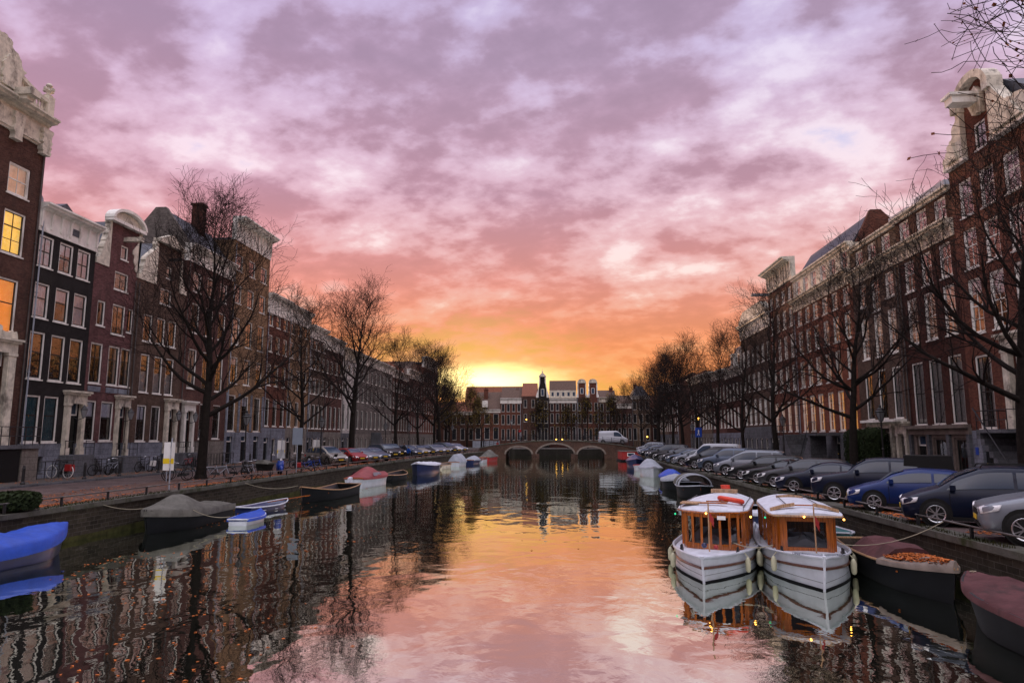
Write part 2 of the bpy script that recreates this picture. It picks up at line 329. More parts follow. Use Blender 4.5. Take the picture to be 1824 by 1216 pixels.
def quay(q,sg,lab,clab):
    t=thing('quay_wall',lab,'wall',(0,0,0))
    m=MB(); c=MB(); ms=MB()
    qq=q+[(q[-1][0],150)]
    for (x0,y0),(x1,y1) in zip(qq,qq[1:]):
        m.add([(x0,y0,-2),(x1,y1,-2),(x1+sg*.5,y1,-2),(x0+sg*.5,y0,-2),(x0,y0,ZQ-.14),(x1,y1,ZQ-.14),(x1+sg*.5,y1,ZQ-.14),(x0+sg*.5,y0,ZQ-.14)],[(0,1,5,4),(4,5,6,7),(0,3,7,4),(1,2,6,5)])
        a=-sg*.07
        c.add([(x0+a,y0,ZQ-.14),(x1+a,y1,ZQ-.14),(x1+sg*.55,y1,ZQ-.14),(x0+sg*.55,y0,ZQ-.14),(x0+a,y0,ZQ+.03),(x1+a,y1,ZQ+.03),(x1+sg*.55,y1,ZQ+.03),(x0+sg*.55,y0,ZQ+.03)],[(0,1,5,4),(4,5,6,7),(0,1,2,3),(3,2,6,7)])
        
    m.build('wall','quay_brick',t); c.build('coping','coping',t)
    al=MB()
    for (x0,y0),(x1,y1) in zip(q,q[1:]):
        n=max(1,int((y1-y0)/1.5))
        for i in range(n):
            a0,a1=i/n,(i+1)/n; f=lambda v:.22+.12*noise.noise(Vector((v*9+y0,sg,1)))+.05*noise.noise(Vector((v*40+y0,sg,5)))
            al.quad((x0+(x1-x0)*a0-sg*.005,y0+(y1-y0)*a0,-.1),(x0+(x1-x0)*a1-sg*.005,y0+(y1-y0)*a1,-.1),(x0+(x1-x0)*a1-sg*.005,y0+(y1-y0)*a1,f(a1)),(x0+(x1-x0)*a0-sg*.005,y0+(y1-y0)*a0,f(a0)))
    al.build('algae_band','moss',t)
    return t
quay(QL,-1,'long dark brick quay wall with mossy coping along the left bank',''); quay(QR,1,'long dark brick quay wall below the parked cars on the right bank','')
def bank_rail(q,sg,ya,yb,step,h,lab):
    t=thing('quay_railing',lab,'railing'); 
    def at(y):
        for (x0,y0),(x1,y1) in zip(q,q[1:]):
            if y0<=y<=y1: return x0+(x1-x0)*(y-y0)/(y1-y0)+sg*.14
        return q[-1][0]
    n=int((yb-ya)/step); pts=[]
    pm=MB().box(-.035,.035,-.035,.035,0,h).mesh('post','black_iron')
    for i in range(n+1):
        y=ya+i*step; x=at(y); place(pm,'post',t,(x,y,ZQ+.03)); pts.append((x,y,ZQ+.03+h))
    MB().path(pts,.028,6).build('rail','rail_iron',t,smooth=True)
bank_rail(QL,-1,14,120,2.6,.34,'low iron railing along the left quay edge')
bank_rail(QR,1,8,120,2.6,.30,'low iron pipe railing between the parked cars and the right quay edge')
# ---------------------------------------------------------------- houses
XL,XR,YF=-31.,22.5,168.
WC={}
def window_parts(w,h,st,frame,sash,cur,gl):
    k=(round(w,2),round(h,2),st,frame,sash,cur,gl)
    if k in WC: return WC[k]
    w,h=k[0],k[1]; nc,rows=st; bw=.10 if w>.7 else .07
    f=MB(); e=.004
    f.box(-e,bw,.05,.17,-e,h+e); f.box(w-bw,w+e,.05,.17,-e,h+e); f.box(bw,w-bw,.05,.17,h-bw,h+e); f.box(bw,w-bw,.05,.17,-e,bw*.7)
    out=[('window',f.mesh('window',frame))]
    s=MB(); a,b,c,d=bw,w-bw,bw*.7,h-bw; t=.045
    s.box(a,a+t,.09,.15,c,d); s.box(b-t,b,.09,.15,c,d); s.box(a+t,b-t,.09,.15,c,c+t*1.3); s.box(a+t,b-t,.09,.15,d-t,d)
    ys=sorted(rows)
    for i,(fr,th) in enumerate(ys): s.box(a+t,b-t,.08 if th>.05 else .10,.147,c+(d-c)*fr-th/2,c+(d-c)*fr+th/2)
    for i in range(1,nc):
        x=a+(b-a)*i/nc; s.box(x-.018,x+.018,.105,.145,c+t*1.3,d-t)
    out.append(('sash',s.mesh('sash',sash)))
    out.append(('pane',MB().quad((a,.125,c),(b,.125,c),(b,.125,d),(a,.125,d)).mesh('pane',gl)))
    if cur:
        kind,mt=cur; q=MB(); y=.17
        def drape(x0,x1,z0,z1):
            n=max(4,int((x1-x0)/.07))
            vs=[]
            for i in range(n+1):
                x=x0+(x1-x0)*i/n; vs+= [(x,y+.03*(i%2),z0),(x,y+.03*(i%2),z1)]
            q.add(vs,[(2*i,2*i+2,2*i+3,2*i+1) for i in range(n)])
        if kind=='full': drape(a-.05,b+.05,0,h)
        elif kind=='half': drape(a-.05,b+.05,h*.60,h)
        elif kind=='low': drape(a-.05,b+.05,0,h*.55)
        elif kind=='third': q.quad((a-.05,y,h*.72),(b+.05,y,h*.72),(b+.05,y,h),(a-.05,y,h))
        elif kind=='side': drape(a-.05,a+(b-a)*.28,0,h); drape(b-(b-a)*.28,b+.05,0,h)
        elif kind=='room': q.quad((-.3,.45,-.2),(w+.3,.45,-.2),(w+.3,.45,h+.2),(-.3,.45,h+.2))
        out.append(('curtain' if kind!='room' else 'window_glow',q.mesh('curtain',mt)))
    sl=MB().box(-.06,w+.06,-.05,.06,-.09,-.004)
    out.append(('sill',sl.mesh('sill',frame if frame!='dark_sash' else 'grey_stone')))
    WC[k]=out; return out
SA=(1,((.58,.06),)); SB=(2,((.58,.06),)); SC=(2,((.25,.03),(.5,.06),(.75,.03))); SD=(2,((.5,.06),)); SE=(3,((.17,.03),(.33,.03),(.5,.06),(.67,.03),(.83,.03))); S1=(1,()); S2=(2,()); SF=(2,((.66,.06),(.33,.03)))
class House:
    def __init__(s,label,side,a,b,zt,wm,depth=11,pz=None,pm='grey_stone',z0=1.3,yf=None,rz=None,name='canal_house'):
        s.side=side;s.a=a;s.b=b;s.zt=zt;s.wm=wm;s.pz=pz;s.pm=pm;s.d=depth;s.z0=z0;s.W=b-a;s.holes=[];s.rnd=random.Random(int(a*7+b*13)); s.far=side=='F'
        if side=='L': loc,r=(XL,a,z0),R(90)
        elif side=='R': loc,r=(XR,b,z0),R(-90)
        else: loc,r=(a,yf or YF,z0),rz or 0
        s.o=thing(name,label,'house',loc,r,'houses lining the canal')
    def U(s,y0,y1):
        if s.side=='R': y0,y1=s.b-y1,s.b-y0
        else: y0,y1=y0-s.a,y1-s.a
        return y0,y1
    def win(s,y0,y1,z0,z1,st=SB,frame='white_paint',sash='dark_sash',cur='rnd',gl='glass',d=0.):
        u0,u1=s.U(y0,y1); z0-=s.z0; z1-=s.z0
        if cur=='rnd':
            r=s.rnd.random(); cur=None if r<.35 else ('full','sheer_curtain') if r<.5 else ('side','sheer_curtain') if r<.75 else ('half','blind') if r<.9 else ('third','blind')
        if s.far: gl='far_pane'; cur=None
        u0=round(u0,2);z0=round(z0,3)
        w,h=round(u1-u0,2),round(z1-z0,2)
        if not d: s.holes.append((u0,u0+w,z0,z0+h))
        ps=window_parts(w,h,st,frame,sash,cur,gl)
        f=place(ps[0][1],'window',s.o,(u0,-d,z0))
        for n,me in ps[1:]: place(me,n,f)
        return f
    def row(s,cs,wd,z0,z1,**k):
        for c in cs: s.win(c-wd/2,c+wd/2,z0,z1,**k)
    def box(s,name,mat,y0,y1,d0,d1,z0,z1,build=True,parent=None):
        u0,u1=s.U(y0,y1); m=MB().box(u0,u1,-d0,-d1,z0-s.z0,z1-s.z0)
        return m.build(name,mat,parent or s.o) if build else m
    def fprism(s,name,mat,poly,d0,d1,parent=None,smooth=False):
        pl=[((s.b-y) if s.side=='R' else (y-s.a),z-s.z0) for y,z in poly]
        return MB().prism(pl,-d0,-d1).build(name,mat,parent or s.o,smooth=smooth)
    def grid(s,m,u0,u1,z0,z1,y,holes,rev):
        us=sorted({u0,u1}|{h[i] for h in holes for i in(0,1) if u0<h[i]<u1}); zs=sorted({z0,z1}|{h[i] for h in holes for i in(2,3) if z0<h[i]<z1})
        for a,b in zip(us,us[1:]):
            for c,d in zip(zs,zs[1:]):
                x,z=(a+b)/2,(c+d)/2
                if any(h[0]<x<h[1] and h[2]<z<h[3] for h in holes): continue
                m.quad((a,y,c),(b,y,c),(b,y,d),(a,y,d))
        for h in holes:
            a,b,c,d=max(h[0],u0),min(h[1],u1),max(h[2],z0),min(h[3],z1)
            if b<=a or d<=c: continue
            m.quad((a,y,c),(a,y,d),(a,y+rev,d),(a,y+rev,c)); m.quad((b,y,c),(b,y+rev,c),(b,y+rev,d),(b,y,d))
            if h[2]>=z0: m.quad((a,y,c),(a,y+rev,c),(b,y+rev,c),(b,y,c))
            if h[3]<=z1: m.quad((a,y,d),(b,y,d),(b,y+rev,d),(a,y+rev,d))
    def finish(s,interior=True):
        g=.006; zt=s.zt-s.z0; zp=(s.pz-s.z0) if s.pz else 0; u0,u1=g,s.W-g
        m=MB(); s.grid(m,u0,u1,zp,zt,0,s.holes,.3)
        d=s.d
        m.quad((u0,0,0),(u0,0,zt),(u0,d,zt),(u0,d,0)); m.quad((u1,0,0),(u1,d,0),(u1,d,zt),(u1,0,zt)); m.quad((u0,d,0),(u0,d,zt),(u1,d,zt),(u1,d,0)); m.quad((u0,0,zt),(u1,0,zt),(u1,d,zt),(u0,d,zt))
        m.build('wall',s.wm,s.o)
        dp=MB(); ux=.22 if int(s.a)%2 else s.W-.22; dp.tube((ux,-.09,max(zp,.3)),(ux,-.09,zt-.3),.045,.045,6)
        for zz in(zt*.4,zt*.7): dp.box(ux-.07,ux+.07,-.14,.0,zz,zz+.05)
        dp.build('downpipe','rail_iron' if int(s.b)%3 else 'zinc',s.o)
        if zp:
            q=MB(); s.grid(q,u0,u1,0,zp,-.04,s.holes,.34); q.quad((u0,-.04,zp),(u1,-.04,zp),(u1,0,zp),(u0,0,zp)); q.quad((u0,-.04,0),(u0,-.04,zp),(u0,0,zp),(u0,0,0)); q.quad((u1,-.04,0),(u1,0,0),(u1,0,zp),(u1,-.04,zp))
            q.build('plinth',s.pm,s.o)
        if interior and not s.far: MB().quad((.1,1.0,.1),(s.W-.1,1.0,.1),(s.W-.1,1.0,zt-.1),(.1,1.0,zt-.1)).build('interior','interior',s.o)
        return s
    def cornice(s,z,h=1.,proj=.55,mat='white_paint',br=True,y0=None,y1=None,d=0.):
        """z = top of cornice, frieze below"""
        u0,u1=s.U(y0 if y0 is not None else s.a,y1 if y1 is not None else s.b); z=z-s.z0; e=.02
        prof=[(.0-d,z-h),(-.08-d,z-h),(-.08-d,z-h+.1),(-.05-d,z-h+.1),(-.05-d,z-.42),(-.14-d,z-.38),(-.2-d,z-.3),(-proj*.75-d,z-.26),(-proj*.8-d,z-.16),(-proj-d,z-.1),(-proj-d,z),(.35-d,z+.03),(.35-d,z-h)]
        o=MB().prismx(prof,u0-e,u1+e).build('cornice',mat,s.o)
        if br:
            m=MB(); n=max(3,int((u1-u0)/.75))
            for i in range(n+1):
                x=u0+.1+(u1-u0-.2)*i/n; m.prismx([(-.05-d,z-.85*h),(-.12-d,z-.85*h),(-.18-d,z-.5),(-proj*.7-d,z-.3),(-.05-d,z-.3)],x-.07,x+.07)
            m.build('bracket',mat,o)
        return o
    def roof(s,kind,rh,mat,y0=.35,eave=None,zb=None,chim=()):
        z=(zb or s.zt)-s.z0; W=s.W; d=s.d
        m=MB()
        if kind=='gable': m.prism([(-.02,z),(W+.02,z),(W/2,z+rh)],y0,d)
        elif kind=='side': m.prismx([(y0,z),(d*.5,z+rh),(d,z)],.0,W)
        elif kind=='hip': m.add([(0,y0,z),(W,y0,z),(W,d,z),(0,d,z),(W*.35,y0+rh*.8,z+rh),(W*.65,y0+rh*.8,z+rh),(W*.65,d-rh*.8,z+rh),(W*.35,d-rh*.8,z+rh)],[(0,1,5,4),(1,2,6,5),(2,3,7,6),(3,0,4,7),(4,5,6,7),(0,3,2,1)])
        elif kind=='mansard': m.prismx([(y0,z),(y0+rh*.35,z+rh),(d-rh*.35,z+rh),(d,z)],.0,W)
        else: m.box(0,W,y0,d,z,z+rh)
        r=m.build('roof',mat,s.o)
        for (y,dd,w_,hh) in chim:
            u,_=s.U(y,y); c=MB().box(u-w_/2,u+w_/2,dd-w_/2,dd+w_/2,z,z+hh).box(u-w_/2-.08,u+w_/2+.08,dd-w_/2-.08,dd+w_/2+.08,z+hh,z+hh+.14)
            for k in(-.22,.22): c.lathe([(.1,0),(.12,.05),(.09,.45),(.11,.5),(0,.5)],(u+k*w_,dd,z+hh+.14),8)
            c.build('chimney','redb_brick',r)
        return r
    def door(s,y,w_,z0,z1,par=None,mat='door_paint',d=0.,hole=True,trans=.75):
        u0,u1=s.U(y-w_/2,y+w_/2); a,b=z0-s.z0,z1-s.z0
        if hole: s.holes.append((u0,u1,a,b))
        m=MB(); m.box(u0-.004,u1+.004,.12-d,.2-d,a,b-trans)
        for k in(0,1):
            for zz in(.12,.52):
                x=u0+(u1-u0)*(.12+.44*k); m.box(x,x+(u1-u0)*.32,.10-d,.125-d,a+(b-trans-a)*zz,a+(b-trans-a)*(zz+.34))
        o=m.build('door',mat,par or s.o)
        MB().ball((u0+(u1-u0)*.14,.07-d,a+1.05),.045).build('handle','gold',o)
        if trans: 
            MB().box(u0,u1,.09-d,.18-d,b-trans,b-trans+.09).box(u0-.004,u0+.07,.09-d,.18-d,b-trans+.09,b).box(u1-.07,u1+.004,.09-d,.18-d,b-trans+.09,b).build('transom','white_paint',o)
            MB().quad((u0,.14-d,b-trans),(u1,.14-d,b-trans),(u1,.14-d,b),(u0,.14-d,b)).build('pane','car_glass',o)
        return o
    def portal(s,y,w_,zb,zt,mat='cream_stone',door=1.05,lamp=True,stoop=True):
        """pilastered door case, stoop in front"""
        u0,u1=s.U(y-w_/2,y+w_/2); a,b=zb-s.z0,zt-s.z0; pw=(w_-door)/2
        m=MB()
        for x in(u0,u1-pw):
            m.box(x+.05,x+pw-.05,-.28,0,a+.45,b-.95); m.box(x,x+pw,-.34,0,a,a+.45); m.box(x+.0,x+pw,-.33,0,b-.95,b-.80); m.box(x+.12,x+pw-.12,-.31,-.28,a+.6,b-1.1)
        m.box(u0,u1,-.28,0,b-.80,b-.25); m.box(u0-.1,u1+.1,-.42,0,b-.25,b-.12); m.box(u0-.18,u1+.18,-.52,0,b-.12,b)
        p=m.build('door_case',mat,s.o)
        yc=(s.a+(u0+u1)/2) if s.side!='R' else s.b-(u0+u1)/2
        s.door(yc,door+.02,zb,zt-.8)
        if not stoop: return
        st=MB(); st.box(u0-.1,u1+.1,-1.0,-.04,0.,a-.02); n=int(max(1,(a-.1)/.19)); 
        for i in range(n): st.box(u1+.1+.22*i,u1+.32+.22*i,-.95,-.04,0,a-.02-(a-.02)*(i+1)/(n+1))
        st.build('stoop','grey_stone',s.o)
        rl=MB()
        for x in(u0-.05,u1+.05):
            rl.path([(x,-.35,a+.85),(x,-.97,a+.85)],.022); 
            for q in(-.4,-.97): rl.tube((x,q,a),(x,q,a+.9),.02,.02,5)
            rl.path([(x,-.35,a+.45),(x,-.97,a+.45)],.015)
        rl.build('railing','black_iron',s.o)
        if lamp: wall_lantern(s,(u0+u1)/2,b-1.7)
    def fence(s,y0,y1,d,z0,h=.95,n=None):
        u0,u1=s.U(y0,y1); a=z0-s.z0; m=MB(); n=n or max(2,int((u1-u0)/.5))
        for i in range(n+1): m.tube((u0+(u1-u0)*i/n,-d,a),(u0+(u1-u0)*i/n,-d,a+h),.025,.025,5)
        for k in(.5,1.): m.tube((u0,-d,a+h*k),(u1,-d,a+h*k),.022,.022,5)
        for x in(u0,u1): m.tube((x,0,a+h),(x,-d,a+h),.022,.022,5); 
        m.build('railing','black_iron',s.o)
def wall_lantern(s,u,z,d=.75):
    m=MB(); m.path([(u,-.02,z+.1),(u,-d*.5,z-.12),(u,-d,z+.0)],.025,5); m.lathe([(.0,0),(.09,.02),(.20,.5),(.23,.52),(.10,.68),(.03,.8),(.0,.86)],(u,-d,z),6)
    o=m.build('wall_lantern','black_iron',s.o)
    MB().lathe([(.10,.03),(.206,.49)],(u,-d,z),6).build('lantern_glass','lamp_glass',o)
def claw(s,poly,name='scroll_ornament',mat='cream_stone',d0=-.35,d1=.06,seed=1):
    """carved side piece: rough outline"""
    rn=random.Random(seed); out=[]
    for (a,b),(c,d) in zip(poly,poly[1:]+poly[:1]):
        L=math.hypot(c-a,d-b); n=max(1,int(L/.16)); flat=abs(a-c)<.02 or abs(b-d)<.06
        for i in range(n):
            j=0 if flat or i==0 else .05*rn.choice((-1,1))+rn.uniform(-.02,.02)
            out.append((a+(c-a)*i/n+j,b+(d-b)*i/n+j))
    return s.fprism(name,mat,out,d0,d1)
def arc(c,z,r,h,a0=0,a1=180,n=14): return [(c+r*math.cos(R(a0+(a1-a0)*i/n)),z+h*math.sin(R(a0+(a1-a0)*i/n))) for i in range(n+1)]
# ---- L1: tall brown house with baroque cornice (Y 28..37.3)
h=House('tall brown brick house with carved stone balustrade gable and lit yellow window, leftmost','L',28,37.3,21.1,'brown_brick',pz=3.2,pm='pale_stone')
h.win(34.75,36.3,17.55,19.35,SD,sash='white_paint',cur=('room','pale_reflection')); h.win(34.75,36.3,14.1,16.6,SF,cur=('room','lit_yellow')); h.win(34.65,36.25,9.5,12.7,SA,cur=('room','lit_orange'))
for y in(29.5,32.2):
    h.win(y,y+1.5,17.55,19.35,SD); h.win(y,y+1.5,14.1,16.6,SF); h.win(y,y+1.5,9.5,12.7,SA)
h.win(28.6,30,5,8.2,SA); h.win(31,32.4,5,8.2,SA)
h.portal(34.9,2.9,3.4,9.3,'cream_stone',1.6,lamp=False,stoop=False)
h.box('basement_door','door_paint',34.3,35.95,.05,1.35,1.35,3.15)
claw(h,[(33.3,9.25),(36.5,9.25),(36.4,9.8),(35.6,9.7),(34.9,10.2),(34.2,9.7),(33.4,9.8)],seed=9)
h.win(35.1,36.6,21.25,21.75,S1,frame='cream_stone',cur=('room','pale_reflection'),d=.14)
h.box('frieze','cream_stone',28,37.32,-.3,.10,21.05,22.3)
h.box('frieze_panel','cream_stone',33.0,34.7,.1,.16,21.2,22.2)
for y in(34.8,36.95): claw(h,[(y-.3,20.6),(y+.3,20.6),(y+.38,22.2),(y-.38,22.2)],d1=.34,d0=-.1,seed=int(y*3),name='console')
h.cornice(22.9,.7,.75,'cream_stone',False)
bl=MB();  # balustrade rising towards the centre of the gable
def bal(y): return 24.05+max(0,36.6-y)**1.6*.16
top=[(y,bal(y)) for y in [36.75-.2*i for i in range(12)]]
h.fprism('balustrade_rail','cream_stone',[(y,z) for y,z in top]+[(y,z-.22) for y,z in reversed(top)],-.15,.3)
b=MB()
for i in range(9):
    y=36.5-.26*i; u=y-h.a; z0=22.95-h.z0; z1=bal(y)-.2-h.z0; H=z1-z0
    b.lathe([(.07,0),(.07,.08*H),(.05,.1*H),(.11,.35*H),(.05,.65*H),(.08,.85*H),(.08,H)],(u,-.08,z0),8)
b.build('baluster','cream_stone',h.o,smooth=True)
h.box('balustrade_base','cream_stone',28,37.1,-.15,.32,22.9,23.1)
h.box('pedestal','cream_stone',36.72,37.2,-.2,.34,23.1,24.3)
u=36.96-h.a; f=MB().lathe([(.0,.0),(.22,.0),(.26,.08),(.12,.14),(.12,.25),(.24,.38),(.12,.5),(.1,.6),(.2,.72),(.1,.86),(0,.9)],(u,-.07,24.3-h.z0),8)
for k in(-1,1): f.ball((u+k*.25,-.07,24.75-h.z0),.14,6); f.ball((u,-.07+k*.25,24.75-h.z0),.14,6)
f.build('finial','cream_stone',h.o)
claw(h,[(34.6,22.95),(34.6,24.3),(34.9,24.7),(34.5,24.9),(34.3,25.3),(33.9,25.5),(33.6,26.0),(33.1,26.1),(32.4,25.9),(31.8,25.9),(31.0,25.0),(30.4,24.3),(30.3,22.95)],name='carved_crest',d0=-.2,d1=.35,seed=4)
claw(h,[(34.3,23.2),(34.1,24.3),(33.5,25.1),(33.1,24.4),(33.2,23.2)],name='crest_relief',d0=.3,d1=.5,seed=14)
h.box('hoist_beam_cover','cream_stone',34.0,34.7,.3,1.5,22.95,23.35)
h.box('hoist_beam','cream_stone',34.1,34.6,.3,1.2,22.7,22.95)
h.box('landing','grey_stone',33.2,37.2,.04,1.5,3.2,3.4); h.box('basement_wall','pale_stone',36.0,37.2,.04,1.4,1.3,3.2)
h.fence(33.3,37.2,1.45,3.4,1.)
h.roof('gable',4.5,'slate_roof'); h.finish()
# ---- L2: black house
h=House('narrow black painted house with white cornice and white sash windows','L',37.3,42.4,17.0,'black_brick',pz=3.45,pm='blue_stone')
for a,b,st,c in((3.55,6.3,SA,('full','blue_blind')),(7.25,10.05,SA,None),(10.9,13.0,SA,('full','blind')),(14.0,15.9,SD,('full','blind'))):
    n=2 if a<4 else 3
    for i in range(n):
        y=(38.05,39.75,41.35)[i] if n==3 else(38.15,39.65)[i]; wd=1.2
        cc=('half','blind') if c and c[1]=='blind' and i==1 else c
        h.win(y-wd/2,y+wd/2,a,b,st,cur=cc)
h.portal(41.55,1.75,2.75,6.75,'cream_stone',.95)
h.win(38.1,39.3,1.75,2.7,S2,frame='grey_stone',cur=None)
h.cornice(17.8,1.7,.6); h.box('frieze_grille','grey_stone',40.0,40.7,.05,.08,16.55,17.0)
h.fence(37.5,40.4,1.2,1.45,1.0); h.roof('gable',1.6,'slate_roof'); 
h.fprism('gable_peak','zinc',[(39.2,17.8),(40.4,17.8),(40.1,19.1),(39.8,19.45),(39.5,19.1)],-3.0,-2.2); h.finish()
# ---- L3, L4 neck gables
def neck(label,a,b,wm,n0,n1,zs,zn,arch,seed,rf,wins):
    h=House(label,'L',a,b,zs,wm,pz=3.45,pm='blue_stone'); wins(h); 
    m=MB(); c=(n0+n1)/2
    hh=[x for x in h.holes if x[3]>zs-h.z0]; low=[x for x in h.holes if x not in hh]
    h.grid(m,n0-a,n1-a,zs-h.z0,zn-h.z0,0,h.holes,.3); m.box(n0-a,n1-a,.34,.5,zs-h.z0,zn-h.z0); 
    m.quad((n0-a,0,zs-h.z0),(n0-a,.4,zs-h.z0),(n0-a,.4,zn-h.z0),(n0-a,0,zn-h.z0)); m.quad((n1-a,0,zs-h.z0),(n1-a,.4,zs-h.z0),(n1-a,.4,zn-h.z0),(n1-a,0,zn-h.z0))
    m.build('gable_neck',wm,h.o)
    for s_,x0,x1 in((-1,a+.05,n0),(1,b-.05,n1)):
        claw(h,[(x0,zs),(x0,zs+.35),(x0-s_*.25,zs+.35),(x0-s_*.5,zs+.9),(x0-s_*.75,zs+1.8),(x1+s_*.22,zn-.6),(x1+s_*.25,zn-.1),(x1,zn),(x1,zs)],seed=seed+s_,mat='cream_stone')
    if arch:
        h.fprism('pediment','cream_stone',arc(c,zn,(n1-n0)/2+.15,.75),-.35,.12)
        h.fprism('pediment_moulding','white_paint',arc(c,zn+.02,(n1-n0)/2+.38,.98)+arc(c,zn+.02,(n1-n0)/2+.18,.78,180,0),-.3,.4)
        h.box('pediment_base','white_paint',n0-.35,n1+.35,-.3,.36,zn-.2,zn+.02)
        h.box('hoist_beam','cream_stone',c-.18,c+.18,.003,1.3,zn-1.25,zn-.95)
    else:
        h.box('gable_top','cream_stone',n0-.25,n1+.25,-.3,.3,zn-.05,zn+.2); h.fprism('pediment','cream_stone',[(n0-.1,zn+.2),(n1+.1,zn+.2),(c,zn+.95)],-.3,.2)
        h.box('hoist_beam','black_iron',c-.1,c+.1,.003,1.1,zn-1.2,zn-1.0)
    h.roof('gable',zn-zs+.1,rf,y0=.55); h.finish(); return h
def w3(h):
    for y in(43.3,45.1,46.75-.35): h.win(y-.6,y+.6,7.4,10.1,(2,((.66,.06),)),cur=('side','sheer_curtain') if y>44 else None)
    h.win(43.0,43.8,11.3,13.0,S1); h.win(44.55,45.95,10.95,13.05,S2); h.win(46.2,46.85,11.3,13.0,S1)
    h.win(44.5,46,14.1,15.38,S2,cur=None); h.win(44.95,45.75,16.35,17.35,S1,cur=None)
    h.win(42.55,43.7,3.6,6.25,SA,cur=('half','blind')); h.win(44.2,45.5,3.6,6.25,SA,cur=('half','blind'))
    h.portal(46.3,1.35,2.55,6.75,'cream_stone',.85); h.fence(42.6,45.2,1.1,1.45,1.0)
    for y in(43.3,45.1,46.4): h.box('panel','blue_stone',y-.6,y+.6,.003,.05,6.85,7.2)
    m=MB()
    for y in(44.55,):
        for k in range(9): m.tube((y-h.a+.17*k,-.06,10.95-h.z0),(y-h.a+.17*k,-.06,11.45-h.z0),.012,.012,4)
        m.tube((y-h.a,-.06,11.45-h.z0),(y-h.a+1.4,-.06,11.45-h.z0),.018,.018,4)
    m.build('window_guard','black_iron',h.o)
neck('purple brick neck gable house with arched pediment beside the black house','L' and 42.4,47.0,'purple_brick',43.75,46.85,15.45,18.9,True,3,'slate_roof',w3)
def w4(h):
    for y in(48.7,50.4,51.95): h.win(y-.55,y+.55,10.95,13.0,S2); h.win(y-.55,y+.55,7.15,10.0,(1,((.7,.06),)),cur=('low','sheer_curtain'))
    h.win(50.0,51.5,14.15,15.38,S2); h.win(50.6,51.3,16.3,17.2,S1,cur=None)
    h.win(48.15,49.3,3.55,6.2,SB,cur=('half','blind')); h.win(49.9,51.1,3.55,6.2,SB,cur=('side','sheer_curtain'))
    h.portal(52.4,1.6,2.6,6.85,'cream_stone',.85); h.fence(47.3,51.4,1.1,1.45,1.)
neck('brown brick neck gable house with white carved scrolls, pediment hidden by branches','L' and 47.0,53.6,'brownd_brick',49.3,52.5,15.45,18.9,False,7,'slate_roof',w4)
# ---- L5
h=House('mauve brick house with grey side gable and white cornice behind the largest tree','L',53.6,61.4,18.8,'mauve_brick',pz=3.5,pm='pale_stone',depth=9)
for y in(55.2,57.5,59.8):
    h.win(y-.65,y+.65,16.1,17.8,SB); h.win(y-.65,y+.65,12.6,15.1,SB); h.win(y-.65,y+.65,7.9,11.2,SB)
    if y>56: h.win(y-.65,y+.65,3.7,6.7,SB)
h.portal(54.9,1.7,2.6,6.8,'white_paint',.95); h.cornice(20.0,1.5,.6)
h.fprism  # noqa
g_=MB().prismx([(-.0,18.8-h.z0),(.0,20.0-h.z0),(2.3,23.2-h.z0),(3.2,23.2-h.z0),(5.5,20.3-h.z0),(5.5,18.8-h.z0)],.01,.4); g_.build('side_gable','grey_brick',h.o)
MB().prismx([(.1,18.9-h.z0),(.1,19.9-h.z0),(2.4,23.0-h.z0),(3.1,23.0-h.z0),(5.4,20.2-h.z0),(5.4,18.9-h.z0)],.4,h.W-.02).build('roof','slate_roof',h.o)
MB().box(4.5,5.4,1.7,2.6,21-h.z0,24.9-h.z0).box(4.4,5.5,1.6,2.7,24.9-h.z0,25.1-h.z0).build('chimney','darkred_brick',h.o); h.fence(54,61,1.2,1.45,1.); h.finish()
# ---- L6 tall ochre
h=House('tall ochre brick house with heavy bracketed white cornice','L',61.4,69.4,22.6,'ochre_brick',pz=4.3,pm='blue_stone')
for y in(62.6,65.3,68.0):
    for a,b in((19.8,21.4),(16.6,18.4),(12.6,15.2),(8.9,11.4),(4.4,7.8)): h.win(y-.7,y+.7,a,b,SB)
h.door(62.4,1.1,1.45,3.9,trans=.5);h.door(65.3,1.1,1.45,3.9,trans=.5);h.door(68.,1.1,1.45,3.9,trans=.5)
h.cornice(24.9,2.3,1.0); h.roof('flat',.2,'slate_roof'); 
for y in(61.6,64.,66.6,69.2): h.box('pilaster','blue_stone',y-.18,y+.18,.003,.07,4.35,8.0)
h.finish()
# ---- rest of left row
def plain(label,side,a,b,zt,wm,rows,n,pz,pm,ch=1.3,roof=('side',2.2,'slate_roof'),st=SB,wd=1.05,door=0,sash='dark_sash',base=True,chim=(),cm='white_paint',cur='rnd',proj=.6,curs=None,depth=11):
    h=House(label,side,a,b,zt,wm,pz=pz,pm=pm,depth=depth); P=(b-a)/n
    for j,(z0,z1) in enumerate(rows):
        for i in range(n):
            y=a+P*(i+.5); c=(curs or {}).get(j,cur); h.win(y-min(wd,P*.72)/2,y+min(wd,P*.72)/2,z0,z1,st,sash=sash,cur=c)
    if base:
        for i in range(n):
            y=a+P*(i+.5)
            if i==door: h.door(y,min(1.05,P*.6),1.45,3.75,trans=.5)
            else: h.win(y-min(.9,P*.6)/2,y+min(.9,P*.6)/2,2.0,3.7,SB,cur=None)
    if ch: h.cornice(zt+ch*.8,ch+.2,proj,cm)
    if roof: h.roof(roof[0],roof[1],roof[2],chim=chim,zb=zt+.2)
    return h
RW=[(5.0,7.9),(9.3,11.6),(12.9,14.7),(15.7,17.0)]
plain('red brown brick house with grey stone base left of the second tree','L',69.4,75.3,17.6,'redb_brick',RW,3,4.8,'blue_stone',1.9,('mansard',1.8,'slate_roof'),chim=((73,4,1.,2.2),)).finish()
